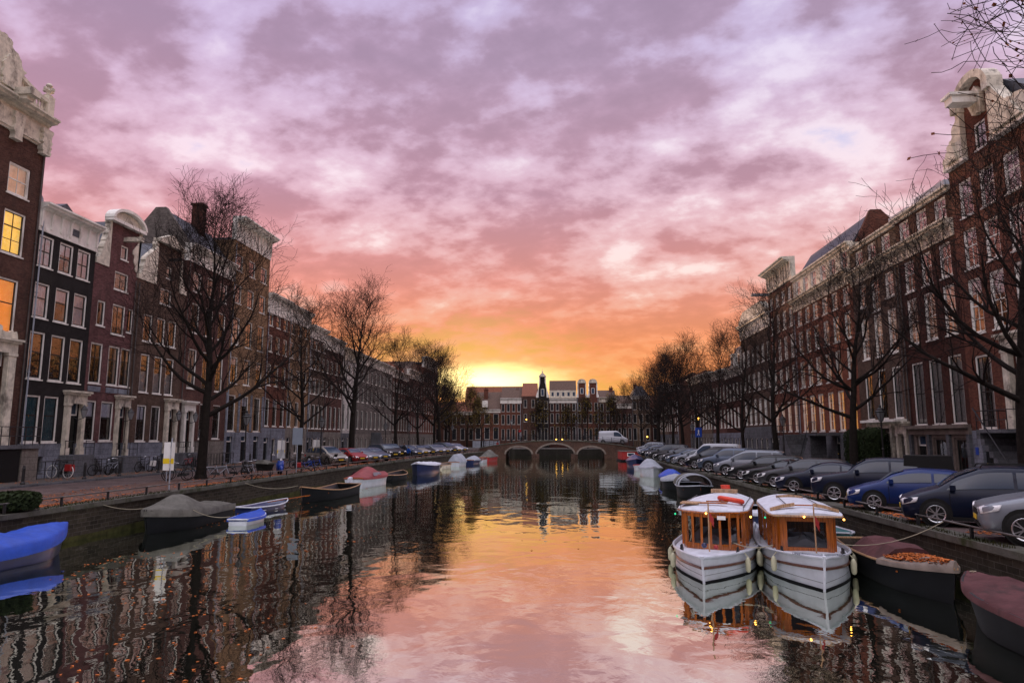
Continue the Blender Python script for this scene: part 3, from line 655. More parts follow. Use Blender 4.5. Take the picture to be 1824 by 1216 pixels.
plain('ochre brown brick house with white cornice behind the second tree','L',75.3,81.8,17.6,'ochre_brick',RW,3,4.8,'pale_stone',1.7,('mansard',1.6,'slate_roof'),chim=((80,4,1.2,2.4),)).finish()
plain('brown brick house with red tiled hip roof beyond the ochre house','L',81.8,87.6,16.6,'brownd_brick',[(4.9,7.9),(9.2,11.2),(12.3,14.0),(14.8,16.)],4,4.5,'grey_stone',1.4,('hip',4.2,'tile_roof'),chim=((86,5,1.,4.4),)).finish()
plain('purple brown brick house with tall attic roof left of the white house','L',87.6,95.,15.9,'mauve_brick',[(4.9,7.9),(9.2,11.2),(12.3,14.0)],4,4.5,'pale_stone',1.6,('side',3.6,'brown_tile_roof'),chim=((91,4.5,1.,3.2),)).finish()
plain('narrow white plastered house in the left row','L',95.,101.5,15.4,'pale_brick',[(4.9,8.6),(9.6,11.6),(12.7,14.4)],3,4.4,'grey_stone',1.5,('side',2.0,'slate_roof'),cm='cream_stone').finish()
h=plain('wide grey stone house with outside staircase in the left row','L',101.5,124.,15.6,'grey_brick',[(5.1,7.9),(9.2,11.4),(12.5,14.4)],9,4.3,'pale_stone',1.2,('mansard',1.4,'slate_roof'),chim=((108,4,1.2,2.),(118,4,1.,2.2)),door=4)
st=MB(); 
for i in range(10): st.box(9.+.35*i,9.35+.35*i,-1.6,-.05,0,3.3-.33*i)
st.build('staircase','grey_stone',h.o); h.finish()
plain('dark brown brick house near the end of the left row','L',124.,137.,15.3,'brown_brick',[(5.1,8.0),(9.2,11.2),(12.3,14.1)],6,4.5,'pale_stone',1.2,('mansard',2.2,'tile_roof'),chim=((130,5,1.2,3),)).finish()
plain('rosy brick house with pale gables near the end of the left row','L',137.,152.,16.4,'rosy_brick',[(5.1,8.0),(9.2,11.2),(12.3,14.5)],6,4.5,'pale_stone',1.6,('gable',3.4,'brown_tile_roof'),chim=((144,5,1.2,3),)).finish()
plain('last tall brick house of the left row with deep white cornice','L',152.,169.,20.2,'redb_brick',[(5.1,8.0),(9.2,11.6),(13.0,15.3),(16.5,18.6)],6,4.5,'pale_stone',2.2,('flat',.3,'slate_roof'),proj=1.1).finish()
# ---- right row
h=House('tall brown brick house with curved neck gable and carved white scrolls, rightmost','R',30.6,39.5,19.1,'redb_brick',pz=4.2,pm='blue_stone')
for a,b,st in((15.95,18.0,SB),(13.,15.2,SB),(9.4,12.4,SC)):
    for y in(38.1,36.2,34.2,32.1): h.win(y-.6,y+.6,a,b,st,sash='white_paint')
for y in(38.0,32.0): h.win(y-.7,y+.7,4.3,8.2,SE,sash='dark_sash')
h.portal(34.9,2.3,4.25,9.0,'cream_stone',1.1,lamp=False,stoop=False); h.box('landing','grey_stone',33.8,36.2,.04,1.7,4.05,4.22); h.fence(33.8,36.2,1.65,4.2,.95); m=MB(); m.path([(3.2,-1.72,4.0),(5.9,-1.72,1.0)],.035); m.build('handrail','black_iron',h.o); h.win(33.9,35.0,1.8,3.6,S2,frame='grey_stone',cur=None)
m=MB(); n0,n1=h.U(35.05,37.55); zs=19.1-h.z0; zn=22.0-h.z0
u0_,u1_=h.U(35.85,36.85); hl=[(u0_,u1_,19.15-h.z0,20.6-h.z0)]
h.grid(m,n0,n1,zs,zn,0,hl,.3); m.box(n0,n1,.34,.5,zs,zn); m.prism([(n0,zn)]+[(n0+(n1-n0)*i/12,zn+.95*math.sin(math.pi*i/12)) for i in range(1,12)]+[(n1,zn)],0,.5)
m.quad((n0,0,zs),(n0,.4,zs),(n0,.4,zn),(n0,0,zn)); m.quad((n1,0,zs),(n1,.4,zs),(n1,.4,zn),(n1,0,zn)); m.build('gable_neck','redb_brick',h.o)
h.win(35.85,36.85,19.15,20.6,SD,sash='dark_sash',cur=None,d=.001)
h.fprism('arched_moulding','cream_stone',arc(36.3,22.,1.62,1.35)+arc(36.3,22.,1.2,.95,180,0),-.35,.45)
h.box('arch_shoulder','cream_stone',34.6,35.1,-.3,.5,21.7,22.3); h.box('arch_shoulder','cream_stone',37.5,38.0,-.3,.5,21.7,22.3)
h.box('hoist_beam_cover','white_paint',35.95,36.65,.05,1.5,21.55,21.95); h.box('hoist_beam_cap','white_paint',35.85,36.75,.05,1.65,21.95,22.1)
claw(h,[(35.7,20.9),(36.5,21.0),(36.8,21.6),(36.5,22.4),(36.1,22.5),(35.7,22.0)],name='carved_shell',d0=-.05,d1=.25,seed=31)
claw(h,[(39.5,19.12),(39.4,19.7),(38.9,19.85),(38.95,20.3),(38.45,20.5),(38.2,21.2),(38.0,21.3),(37.9,21.7),(37.55,21.8),(37.55,19.12)],d1=.3,seed=33)
claw(h,[(31.2,19.12),(31.3,19.8),(32.6,20.4),(33.6,20.5),(34.1,21.0),(34.6,21.7),(35.05,21.9),(35.05,19.12)],d1=.35,seed=36)
claw(h,[(38.9,19.2),(38.6,20.1),(38.1,20.2),(37.9,19.2)],name='carved_figure',d0=.25,d1=.5,seed=38); claw(h,[(32.4,19.2),(33.,20.1),(34.2,20.3),(34.6,19.2)],name='carved_figure',d0=.3,d1=.55,seed=39)
h.box('shoulder_moulding','white_paint',30.6,35.05,-.05,.4,18.95,19.12); h.box('shoulder_moulding','white_paint',37.55,39.5,-.05,.3,18.95,19.12)
st=MB(); 
for i in range(9): st.box(3.3+.3*i,3.6+.3*i,-1.7,-.05,2.45-.3*i,2.75-.3*i)
st.build('staircase','grey_stone',h.o); h.door(38.2,.9,1.4,3.7,trans=.4)
h.box('blue_plate','sign_blue',39.0,39.25,.045,.07,2.9,3.3)
h.roof('gable',3.2,'slate_roof',y0=.55); h.finish()
def attic(h,wins,z0,z1,wall,corn=True):
    """set-back attic storey above the main cornice"""
    h2=[]
    m=MB(); zz0,zz1=z0-h.z0,z1-h.z0; old=h.holes; h.holes=[]
    for y in wins: h.win(y-.62,y+.62,z0+.25,z1-.35,SB,sash='white_paint',cur=('side','sheer_curtain'))
    h.grid(m,.01,h.W-.01,zz0,zz1,0,h.holes,.3); m.quad((.01,0,zz0),(.01,4,zz0),(.01,4,zz1),(.01,0,zz1)); m.quad((h.W-.01,0,zz0),(h.W-.01,4,zz0),(h.W-.01,4,zz1),(h.W-.01,0,zz1)); m.quad((0.01,0,zz1),(h.W-.01,0,zz1),(h.W-.01,4,zz1),(.01,4,zz1))
    m.quad((.01,.9,zz0),(h.W-.01,.9,zz0),(h.W-.01,.9,zz1),(.01,.9,zz1))
    m.build('attic_wall',wall,h.o); h.holes=old
    h.box('attic_cornice','cream_stone',h.a,h.b,-.3,.32,z1-.02,z1+.1); h.box('attic_cornice','cream_stone',h.a,h.b,-.3,.18,z1-.22,z1-.02)
h=House('dark red brick house with tall ground floor windows above a brown stone shop front','R',39.5,46.1,15.4,'darkred_brick',pz=4.35,pm='brown_stone')
ys=(40.6,42.7,44.75)
for y in ys:
    h.win(y-.68,y+.68,4.6,8.5,SD,cur=('full','sheer_curtain')); h.win(y-.62,y+.62,9.7,12.6,SC,sash='white_paint',cur=('full','sheer_curtain')); h.win(y-.6,y+.6,13.1,15.1,SB,sash='white_paint')
h.door(44.9,1.1,1.45,3.9,trans=.6); h.win(42.1,43.5,1.9,3.8,S2,frame='brown_stone',cur=None); h.win(39.9,41.3,1.9,3.8,S2,frame='brown_stone',cur=None)
h.box('shop_cornice','brown_stone',39.5,46.1,.04,.45,4.35,4.55); h.box('shop_frieze','brown_stone',39.5,46.1,.04,.2,4.0,4.35)
for y in(39.65,41.65,43.8,45.95): h.box('pilaster','grey_stone',y-.14,y+.14,.04,.2,1.4,4.0)
h.cornice(16.3,1.,.65,'cream_stone'); attic(h,(40.7,42.85,45.0),16.3,18.2,'darkred_brick')
h.box('rooftop_shed','zinc',42.2,45.8,-4.5,-1.2,18.3,19.6); h.roof('flat',.05,'slate_roof',y0=4.05,zb=15.45); h.finish()
h=House('brown brick house with white door portico and clipped evergreens in front','R',46.1,53.4,15.4,'brownd_brick',pz=4.5,pm='pale_stone')
for i,y in enumerate((47.5,49.6,51.7)):
    h.win(y-.6,y+.6,5.1,8.55,SD); h.win(y-.6,y+.6,9.5,12.5,SC,sash='white_paint',cur=('full','sheer_curtain')); h.win(y-.6,y+.6,13.35 if i!=1 else 12.75,15.05,SB,sash='white_paint')
h.portal(46.95,1.5,1.45,4.85,'cream_stone',.8,lamp=False); h.box('portico_roof','white_paint',46.3,51.5,.04,.9,4.85,5.02); h.box('portico_beam','cream_stone',47.7,51.4,.04,.5,4.45,4.85)
h.win(48.6,49.8,2.,4.2,S2,cur=None); h.box('pier','cream_stone',50.2,50.6,.04,.4,1.4,4.45); h.box('pier','cream_stone',47.9,48.2,.04,.4,1.4,4.45)
h.cornice(16.3,1.,.65,'cream_stone'); attic(h,(47.6,49.75,51.85),16.3,18.1,'brownd_brick'); h.roof('flat',.05,'slate_roof',y0=4.05,zb=15.45)
h.box('rooftop_terrace_screen','zinc',46.4,49.0,-3.4,-1.0,18.2,19.3); h.finish()
# R4: red brick with lit windows, side gable
h=House('bright red brick house with warmly lit ground floor and steep side gable roof','R',53.4,66.6,15.7,'redbright_brick',pz=4.2,pm='grey_stone')
ys=(54.6,56.9,59.0,61.2,63.2,65.2)
for y in ys:
    h.win(y-.6,y+.6,4.35,7.55,SE if y<0 else (2,((.25,.03),(.5,.06),(.75,.03))),sash='white_paint',cur=('room','lit_warm'))
    h.win(y-.6,y+.6,8.4,10.8,SB,sash='white_paint',cur=('full','sheer_curtain')); h.win(y-.6,y+.6,11.5,13.6,SB,sash='white_paint'); h.win(y-.6,y+.6,14.2,15.6,SB,sash='white_paint')
h.cornice(16.8,1.1,.65,'cream_stone'); attic(h,ys,16.8,18.9,'cream_stone')
MB().prismx([(.6,19-h.z0),(1.8,21.5-h.z0),(2.6,21.5-h.z0),(3.6,20.4-h.z0),(9,20.2-h.z0),(9,15-h.z0),(.6,15-h.z0)],h.W-.4,h.W-.02).build('side_gable','redb_brick',h.o)
MB().prismx([(.4,19.-h.z0),(1.9,21.3-h.z0),(2.6,21.3-h.z0),(8,19.-h.z0)],.0,h.W-.4).build('roof','slate_roof',h.o)
h.door(58.0,.9,1.45,3.8,trans=.5); h.door(64.6,1.,1.45,3.8,trans=.5); h.win(55.0,55.5,1.6,3.7,S1,cur=('room','lit_yellow')); h.win(60.5,61.8,1.9,3.7,S2,cur=None)
st=MB(); 
for i in range(9):
    st.box(1.0+.28*i,1.28+.28*i,-1.9,-.05,0,2.8-.3*i)
st2=MB()
for i in range(9): st2.box(7.4-.28*i,7.68-.28*i,-1.9,-.6,0,2.8-.3*i)
st2.build('staircase','grey_stone',h.o)
st.build('staircase','grey_stone',h.o)
m=MB(); m.path([(7.7,-1.9,3.8),(5.2,-1.9,1.0)],.03); m.path([(7.7,-1.9,3.8),(9.2,-1.9,3.8)],.03); 
for k in range(6): m.tube((7.7+.3*k,-1.9,2.8),(7.7+.3*k,-1.9,3.8),.02,.02,5)
m.build('railing','black_iron',h.o); h.box('landing','grey_stone',57.4,59.2,.04,1.95,3.95,4.12); h.finish()
# R5: tall brick with pediment cornice
h=plain('red brown house with high pedimented white cornice beyond the bright red one','R',66.6,74.4,19.0,'redb_brick',[(4.4,7.3),(8.4,10.8),(11.6,13.8),(14.6,16.4),(17.2,18.5)],4,4.0,'grey_stone',0,None,st=(2,((.5,.06),)),sash='white_paint',curs={0:('room','lit_warm')})
h.cornice(21.3,2.2,1.0,'cream_stone'); h.roof('flat',.3,'slate_roof',zb=19.2); h.fence(67,71,1.4,4.0,.95); h.box('landing','grey_stone',67,71,.04,1.4,3.8,4.); 
h.box('hoist_platform','zinc',73.6,74.3,.1,1.9,18.9,19.1)
st=MB(); [st.box(7.3-.3*i-.3,7.3-.3*i,-1.6,-.05,0,2.6-.3*i) for i in range(8)]; st.build('staircase','grey_stone',h.o); h.finish()
h=plain('brown brick house with triangular white pediment in the right row','R',74.4,86.4,16.2,'brownd_brick',[(5.3,8.2),(9.2,11.2),(12.2,14.2)],6,5.0,'grey_stone',1.5,('flat',.3,'slate_roof'),sash='white_paint')
h.fprism('pediment','cream_stone',[(74.5,17.7),(86.3,17.7),(84.,18.9),(77.,18.9)],-.5,.3); h.finish()
h=plain('dark gabled house with slate roof just past the pedimented house','R',86.4,95.6,12.0,'darkred_brick',[(5.1,7.6),(8.6,10.8)],5,4.4,'blue_stone',.9,('mansard',3.8,'slate_roof'),sash='white_paint')
for y in(88.5,92.): 
    u,_=h.U(y,y); MB().box(u-.7,u+.7,.2,1.6,12.8-h.z0,14.6-h.z0).box(u-.8,u+.8,.1,1.6,14.6-h.z0,14.75-h.z0).build('dormer','white_paint',h.o); MB().quad((u-.45,.19,13.1-h.z0),(u+.45,.19,13.1-h.z0),(u+.45,.19,14.3-h.z0),(u-.45,.19,14.3-h.z0)).build('dormer_pane','car_glass',h.o)
h.finish()
plain('low brick house with blue steps near the end of the right row','R',95.6,104.,12.4,'rosy_brick',[(5.1,7.6),(8.6,11.)],4,4.4,'blue_stone',1.,('side',3.,'brown_tile_roof'),sash='white_paint').finish()
plain('ochre brick house near the end of the right row','R',104.,112.,12.8,'tan_brick',[(5.1,7.6),(8.6,11.2)],4,4.4,'pale_stone',1.,('side',2.6,'tile_roof'),sash='white_paint').finish()
plain('corner brick house at the end of the right row','R',112.,122.,13.,'mauve_brick',[(5.1,7.6),(8.6,11.2)],4,4.4,'grey_stone',1.,('side',2.4,'brown_tile_roof'),sash='white_paint').finish()
plain('brick house beyond the right bridge street, mostly hidden by trees','R',134.,147.,13.5,'brown_brick',[(5.1,7.6),(8.6,11.2)],5,4.4,'grey_stone',1.,('side',3.,'tile_roof'),sash='white_paint').finish()
plain('tan brick house farthest along the right bank row','R',147.,160.,14.5,'tan_brick',[(5.1,7.6),(8.6,11.2)],5,4.4,'grey_stone',1.,('side',2.8,'brown_tile_roof'),sash='white_paint').finish()
# ---- far houses beyond the bridge (facing the camera)
def far(label,a,b,zt,wm,n,rows,yf=168,frame='white_paint',wd=1.2,corn=.8,roof=None,cm='white_paint',z0=1.3,pz=None,chim=(),depth=11,cat=None):
    h=House(label,'F',a,b,zt,wm,depth=depth,z0=z0,yf=yf,pz=pz,pm='grey_stone'); P=(b-a)/n
    for z_,z1_ in rows:
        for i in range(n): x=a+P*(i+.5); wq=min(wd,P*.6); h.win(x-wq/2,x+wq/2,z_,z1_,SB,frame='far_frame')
    if corn: h.cornice(zt+corn*.7,corn,.4,cm,False)
    if roof: h.roof(roof[0],roof[1],roof[2],chim=chim,zb=zt+.1)
    return h
h=far('low brick house with big tiled roof beside the bridge foot',-21.5,-14.9,10.0,'redb_brick',3,[(3.3,6.2),(7.,9.5)],wd=1.7,roof=('side',5.2,'brown_tile_roof'),chim=((-19,5.,1.,5.6),),depth=14)
MB().box(2.,3.3,.6,2.,9.8,11.6-.1).build('dormer','white_paint',h.o); MB().box(-.02,6.5,-1.5,-.3,0,1.6).build('terrace_screen','zinc',h.o); h.finish()
far('small brick house with white cornice beyond the left end of the bridge',-14.9,-9.7,12.4,'redb_brick',4,[(3.1,5.8),(6.9,9.3),(10.,11.9)],wd=.9,corn=1.3,roof=('side',3.8,'brown_tile_roof'),chim=((-11,5,.8,3),)).finish()
h=far('brick side wall house with steep tiled roof beside the dark neck gable',-9.7,-5.9,13.8,'brown_brick',2,[(3.1,5.6),(7.5,9.5),(11.,13.)],corn=0,wd=.8); h.roof('side',3.6,'tile_roof',y0=.3,zb=13.8)
h.finish()
t=thing('back_house','long house behind the low ones, its red tiled roof left of the dark gable','house',(0,0,0),0,'houses lining the canal'); MB().prismx([(183.5,12.6),(187,17.6),(192,12.6)],-26,-6.4).build('roof','tile_roof',t); MB().box(-25.8,-6.6,184,191.5,1.3,12.6).build('wall','brown_brick',t)
h=far('dark narrow house with white edged neck gable and small crown',-6.1,-2.9,13.4,'black_brick',2,[(3.1,6.),(7.2,9.6),(10.6,12.6)],corn=0,wd=.9,yf=167.5)
MB().prism([(.5,12.1),(.6,14.2),(1.,15.6),(1.05,17.2),(2.15,17.2),(2.2,15.6),(2.6,14.2),(2.7,12.1)],0,.5).build('gable_neck','black_brick',h.o)
MB().prism([(0.,12.1),(0.,12.6),(.5,14.),(.75,15.6),(.8,17.2),(1.06,17.2),(1.0,15.6),(.7,14.2),(.6,12.1)],-.1,.4).prism([(3.2,12.1),(3.2,12.6),(2.7,14.),(2.45,15.6),(2.4,17.2),(2.14,17.2),(2.2,15.6),(2.5,14.2),(2.6,12.1)],-.1,.4).build('scroll_ornament','white_paint',h.o)
MB().box(.7,2.5,-.3,.4,17.2,17.4).prism([(.7,17.4),(2.5,17.4),(1.6,18.3)],-.2,.4).lathe([(.0,0),(.2,.2),(.05,.5),(.0,1.)],(1.6,0,18.2),6).build('pediment','cream_stone',h.o); MB().box(1.2,2.0,-.012,.0,12.5,14.2).build('gable_window_frame','white_paint',h.o); MB().box(1.3,1.9,-.03,-.013,12.6,14.1).build('gable_window','car_glass',h.o)
h.finish()
h=far('wide brick house with two storey white attic beyond the bridge',-2.9,3.8,12.4,'darkred_brick',5,[(3.1,6.4),(7.2,9.6),(10.2,12.)],wd=.9,corn=1.0,yf=168); MB().box(.05,6.65,.1,5,12.0,13.9).build('attic_storey','cream_stone',h.o)
for i in range(5): MB().box(.6+1.3*i,1.1+1.3*i,.07,.099,12.5,13.4).build('attic_window','car_glass',h.o)
h.roof('side',3.4,'brown_tile_roof',zb=14.6,y0=2.); h.finish()
for k,(a,b,lab) in enumerate(((3.8,6.4,'brick spout gable house with left of two matching arched tops'),(6.4,9.2,'brick spout gable house with right of two matching arched tops'))):
    h=far(lab,a,b,13.4,'redb_brick' if k else 'brown_brick',2,[(3.1,6.),(7.2,9.4),(10.2,12.2)],corn=0,wd=.85)
    W_=b-a; c=W_/2; MB().box(c-.85,c+.85,0,.5,12.1,15.9).build('gable_neck','redb_brick',h.o); MB().prism([(c-1.,15.8)]+[(c+1.*math.cos(R(180-18*i)),15.9+.75*math.sin(R(18*i))) for i in range(11)]+[(c+1.,15.8)],-.15,.5).box(c-1.1,c+1.1,-.2,.5,15.65,15.8).build('pediment','cream_stone',h.o)
    MB().prism([(0,12.1),(0,12.6),(c-1.1,13.2),(c-1.05,15.6),(c-.84,15.6),(c-.84,12.1)],-.05,.4).prism([(W_,12.1),(W_,12.6),(c+1.1,13.2),(c+1.05,15.6),(c+.84,15.6),(c+.84,12.1)],-.05,.4).build('scroll_ornament','white_paint',h.o)
    MB().box(c-.4,c+.4,-.012,0,13.,14.4).build('gable_window_frame','white_paint',h.o); MB().box(c-.3,c+.3,-.03,-.013,13.1,14.3).build('gable_window','car_glass',h.o)
    h.roof('gable',2.6,'slate_roof',zb=13.4,y0=.6); h.finish()
far('brown house with cream dormers to the right of the twin gables',9.2,13.4,12.6,'brown_brick',3,[(3.1,6.),(7.2,9.4),(10.,12.)],wd=.9,corn=1.2,roof=('side',2.8,'brown_tile_roof'),cm='cream_stone',chim=((12.5,5,.9,3.2),)).finish()
far('grey brown house behind the trees right of the bridge van',13.4,17.0,11.0,'mauve_brick',3,[(3.1,6.),(7.2,9.4)],wd=.9,corn=1.1,roof=('side',3.0,'brown_tile_roof'),yf=166.5).finish()
far('taller tan brick house behind the trees right of the grey brown one',17.0,21.5,13.2,'tan_brick',3,[(3.1,6.),(7.2,9.4),(10.4,12.4)],wd=1.,corn=.8,roof=('hip',3.0,'slate_roof'),yf=167.5,chim=((18.5,5,.9,3.4),)).finish()
far('low dark brick house between the tan one and the rosy one beyond the bridge',21.5,26.,10.2,'darkred_brick',3,[(3.1,6.),(7.,9.2)],wd=1.,corn=.7,roof=('side',3.6,'tile_roof'),yf=165.5).finish()
far('rosy brick house partly hidden by right bank trees beyond the bridge',26.,32.,12.6,'rosy_brick',4,[(3.1,6.),(7.2,9.4),(10.2,12.)],wd=1.,corn=.9,roof=('side',2.2,'brown_tile_roof'),chim=((30,5,1.,3.),)).finish()
far('plain brick house at the far right street corner beyond the bridge',32.,44.,13.6,'brown_brick',6,[(3.1,6.),(7.2,9.4),(10.,12.2)],wd=.9,corn=.9,roof=('hip',3.6,'slate_roof')).finish()
far('dark corner house beyond the bridge under the leafy left trees',-32.,-21.5,9.6,'brown_brick',5,[(3.1,6.),(7.,9.)],wd=1.1,corn=.8,roof=('side',3.2,'tile_roof'),yf=171).finish()
# ---------------------------------------------------------------- bridge
def bridge():
    t=thing('arched_bridge','low brick bridge with three arches spanning the canal','bridge',(0,0,0))
    y0,y1=122.6,131.
    def zt(x): return 1.75+1.55*max(0,1-((x+.6)/15.)**2)
    arches=[(-7.6,2.3,1.25),(-1.1,3.3,1.75),(5.2,2.35,1.25)]; SP=.85
    def zb(x):
        for c,w_,h_ in arches:
            if abs(x-c)<w_: return SP+h_*math.sqrt(max(0,1-((x-c)/w_)**2))
        return -1.5
    xs=sorted({round(-14.6+.4*i,3) for i in range(73)}|{round(c+s*w_*math.cos(R(a)),4) for c,w_,_ in arches for s in(-1,1) for a in(1,8,16,25,35,45,55,65,75,85)})
    m=MB(); dk=MB()
    for a,b in zip(xs,xs[1:]):
        mid=(a+b)/2; inn=any(abs(mid-c)<w_ for c,w_,_ in arches)
        za,zb_=(zb(a+1e-4),zb(b-1e-4)) if inn else(-1.5,-1.5)
        for y in(y0,y1): m.quad((a,y,za),(b,y,zb_),(b,y,zt(b)),(a,y,zt(a)))
        if inn: m.quad((a,y0,za),(a,y1,za),(b,y1,zb_),(b,y0,zb_))
        dk.quad((a,y0,zt(a)+.003),(b,y0,zt(b)+.003),(b,y1,zt(b)+.003),(a,y1,zt(a)+.003))
    for c,w_,_ in arches:
        for x in(c-w_,c+w_): m.quad((x,y0,-1.5),(x,y1,-1.5),(x,y1,SP+.3),(x,y0,SP+.3))
    m.build('masonry','bridge_brick',t); dk.build('deck','road_brick',t)
    for c,w_,h_ in arches:
        n=16; A=MB(); rg=[]
        for i in range(n+1):
            an=math.pi*i/n; rg.append([(c+(w_+d)*math.cos(an),y,SP+(h_+d)*math.sin(an)) for d,y in((-.02,y0-.06),(.28,y0-.06),(.28,y0+.1),(-.02,y0+.1))])
        A.loft(rg).build('arch_ring','brown_stone',t)
    cp=MB(); ca=[]
    for i in range(37):
        x=-14.6+.8*i; ca.append([(x,y0-.12,zt(x)-.12),(x,y0-.12,zt(x)+.05),(x,y0+.3,zt(x)+.05),(x,y0+.3,zt(x)-.12)])
    cp.loft(ca).build('coping','coping',t)
    pm=MB().box(-.04,.04,-.04,.04,0,1.05).mesh('post','black_iron')
    for yy in(y0+.1,y1-.2):
        r=MB()
        for i in range(19): x=-14.4+1.55*i; place(pm,'post',t,(x,yy,zt(x)+.05))
        for k in(.35,.7,1.05): r.path([(-14.4+1.55*i,yy,zt(-14.4+1.55*i)+k) for i in range(19)],.025,4)
        r.build('rail','black_iron',t)
    for x in(-4.3,2.0):
        MB().box(x-.35,x+.35,y0-.5,y0-.0,-1.5,.9).build('pier','bridge_brick',t)
    return zt
BZ=bridge()
# ramps between quay street and bridge ends
for s_,x0,x1 in((-1,-14.6,-22),(1,14.6,22)):
    m=MB().add([(x0,122.6,1.75),(x0,131,1.75),(x1,131,1.31),(x1,122.6,1.31),(x0,122.6,0.5),(x0,131,.5),(x1,131,.5),(x1,122.6,.5)],[(0,1,2,3),(0,3,7,4),(1,2,6,5)]); tag(m.build('bridge_ramp','road_brick'),kind='structure')
#@@PART2
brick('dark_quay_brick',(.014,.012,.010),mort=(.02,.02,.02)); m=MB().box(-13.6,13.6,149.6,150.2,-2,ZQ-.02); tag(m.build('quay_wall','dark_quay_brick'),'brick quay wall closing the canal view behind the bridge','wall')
# ---------------------------------------------------------------- trees
def make_tree(seed,H,r0,limbs,nl=13,first=.26,spread=1.,leaves=0,leafmat='leaf_yellow',lean=0,dens=1.,minr=.009,narrow=1.):
    rn=random.Random(seed); T=MB(); C=MB(); Lf=MB()
    def grow(p,d,L,r,lv,trop,mx):
        n=(0,7,5,4,3)[lv]; st=L/n; pts=[(p.copy(),r)]
        for i in range(n):
            j=(0,.17,.22,.26,.3)[lv]
            d=(d+Vector((rn.uniform(-j,j),rn.uniform(-j,j),rn.uniform(-j,j)+trop))).normalized()
            p=p+d*st; r2=max(minr,r*(1-.82*(i+1)/n)); pts.append((p.copy(),r2))
            if lv<mx and i>=(1 if lv==1 else 0):
                k=1 if rn.random()<(0,1.,.92,.72)[lv]*dens else 0
                if lv==1 and rn.random()<.8: k+=1
                for _ in range(k):
                    ax=d.orthogonal().normalized(); ax.rotate(Matrix.Rotation(rn.uniform(0,6.283),3,d)); an=R(rn.uniform(28,62))
                    dd=d.copy(); dd.rotate(Matrix.Rotation(an,3,ax)); dd.z+=.12; dd.normalize()
                    grow(p.copy(),dd,L*rn.uniform(.38,.6)*(1-.3*i/n)+(.35 if lv>1 else 0),max(minr,r2*rn.uniform(.45,.65)),lv+1,trop*.7,mx)
        sd=(0,7,5,3,3)[lv]; tgt=T if lv==1 else C
        for (a,ra),(b,rb) in zip(pts,pts[1:]): tgt.tube(a,b,ra,rb,sd)
        if leaves and lv>=3:
            for (a,ra) in pts[1:]:
                if rn.random()<leaves:
                    s_=rn.uniform(.05,.13)*(.5 if leafmat=='leaf_brown' else 1); q=Vector((rn.gauss(0,1),rn.gauss(0,1),rn.gauss(0,1))).normalized(); o1=q.orthogonal().normalized()*s_; o2=q.cross(o1)
                    Lf.quad(a+o1,a+o2,a-o1,a-o2)
    # trunk / leader
    p=Vector((0,0,-.15)); d=Vector((lean,0,1)).normalized(); n=12; st=H*.80/n; pts=[(p.copy(),r0*1.45)]
    for i in range(n):
        j=.035 if i<4 else .09
        d=(d+Vector((rn.uniform(-j,j),rn.uniform(-j,j),.06))).normalized(); p=p+d*st; t=(i+1)/n; pts.append((p.copy(),max(.03,r0*(1-.86*t**1.25))))
    T.tube(pts[0][0],pts[0][0]+Vector((0,0,.45)),r0*1.5,r0*1.08,9)
    for (a,ra),(b,rb) in zip(pts,pts[1:]): T.tube(a,b,min(ra,r0*1.08),rb,9)
    def at(h):
        for (a,ra),(b,rb) in zip(pts,pts[1:]):
            if a.z<=h<=b.z: f=(h-a.z)/(b.z-a.z); return a.lerp(b,f),ra+(rb-ra)*f
        return pts[-1]
    L=list(limbs); az=rn.uniform(0,360)
    for i in range(nl):
        f=first+(1-first)*(i/(nl-1))**.9; h=H*.79*f; az+=137+rn.uniform(-25,25)
        L.append((h,az,8+56*f+rn.uniform(-10,10),H*(.47-.27*f)*spread*rn.uniform(.8,1.15)))
    for h,a,el,ln in L:
        q,r=at(h); a=R(a); e_=R(el); dd=Vector((math.cos(a)*math.cos(e_)*narrow,math.sin(a)*math.cos(e_)*narrow,math.sin(e_))).normalized()
        grow(q,dd,ln,max(.04,min(r*.6,.024*ln+.03)),1,.085,4)
    grow(pts[-1][0],d,H*.2,pts[-1][1],1,.08,4)
    return T.mesh('trunk','bark',True),C.mesh('crown','twig'),(Lf.mesh('leaves',leafmat) if leaves else None)
def put_tree(ms,label,loc,rz=0,sc=1.,grp='bare trees along the canal'):
    t=thing('tree',label,'tree',loc,rz,grp); t.scale=(sc,)*3
    place(ms[0],'trunk',t); c=place(ms[1],'crown',t)
    if ms[2]: place(ms[2],'leaves',c)
    return t
TA=make_tree(11,20.,.33,[(4.1,8,22,8.5),(6.2,170,25,6.8),(7.3,-15,30,6.5),(5.2,60,20,5)],nl=18,first=.36,spread=.95,dens=1.1)
TB=make_tree(23,17.,.26,[(4.2,20,28,6.2),(5.,190,20,6.)],nl=15,first=.33,spread=.92)
TC=make_tree(37,16.5,.30,[(4.4,178,18,7.),(4.9,5,20,7.2),(6.3,165,30,6.8),(6.6,-5,32,6.5)],nl=14,first=.42,spread=1.02)
TD=make_tree(51,17.,.24,[(4.,170,15,5.)],nl=13,first=.3,spread=.9,leaves=.05,leafmat='leaf_brown')
TE=make_tree(67,14.,.24,[],nl=12,first=.3,spread=1.,leaves=.32,leafmat='leaf_yellow')
put_tree(TA,'largest bare tree of the left bank with bicycles leaning round its trunk',(-22.1,41.2,ZQ),0,.92)
put_tree(TB,'bare tree on the left bank between the blue scooter and the street lamp',(-21.9,56.3,ZQ),R(30),.84)
put_tree(TC,'slender bare tree standing in front of the narrow white house, left bank',(-22.0,71,ZQ),R(100),1.14)
put_tree(TB,'bare tree behind the grey off-road car on the left bank',(-21.8,90,ZQ),R(200),.95)
put_tree(TD,'bare tree beyond the off-road car, next to last large one on the left bank',(-21.6,103,ZQ),R(60),.95)
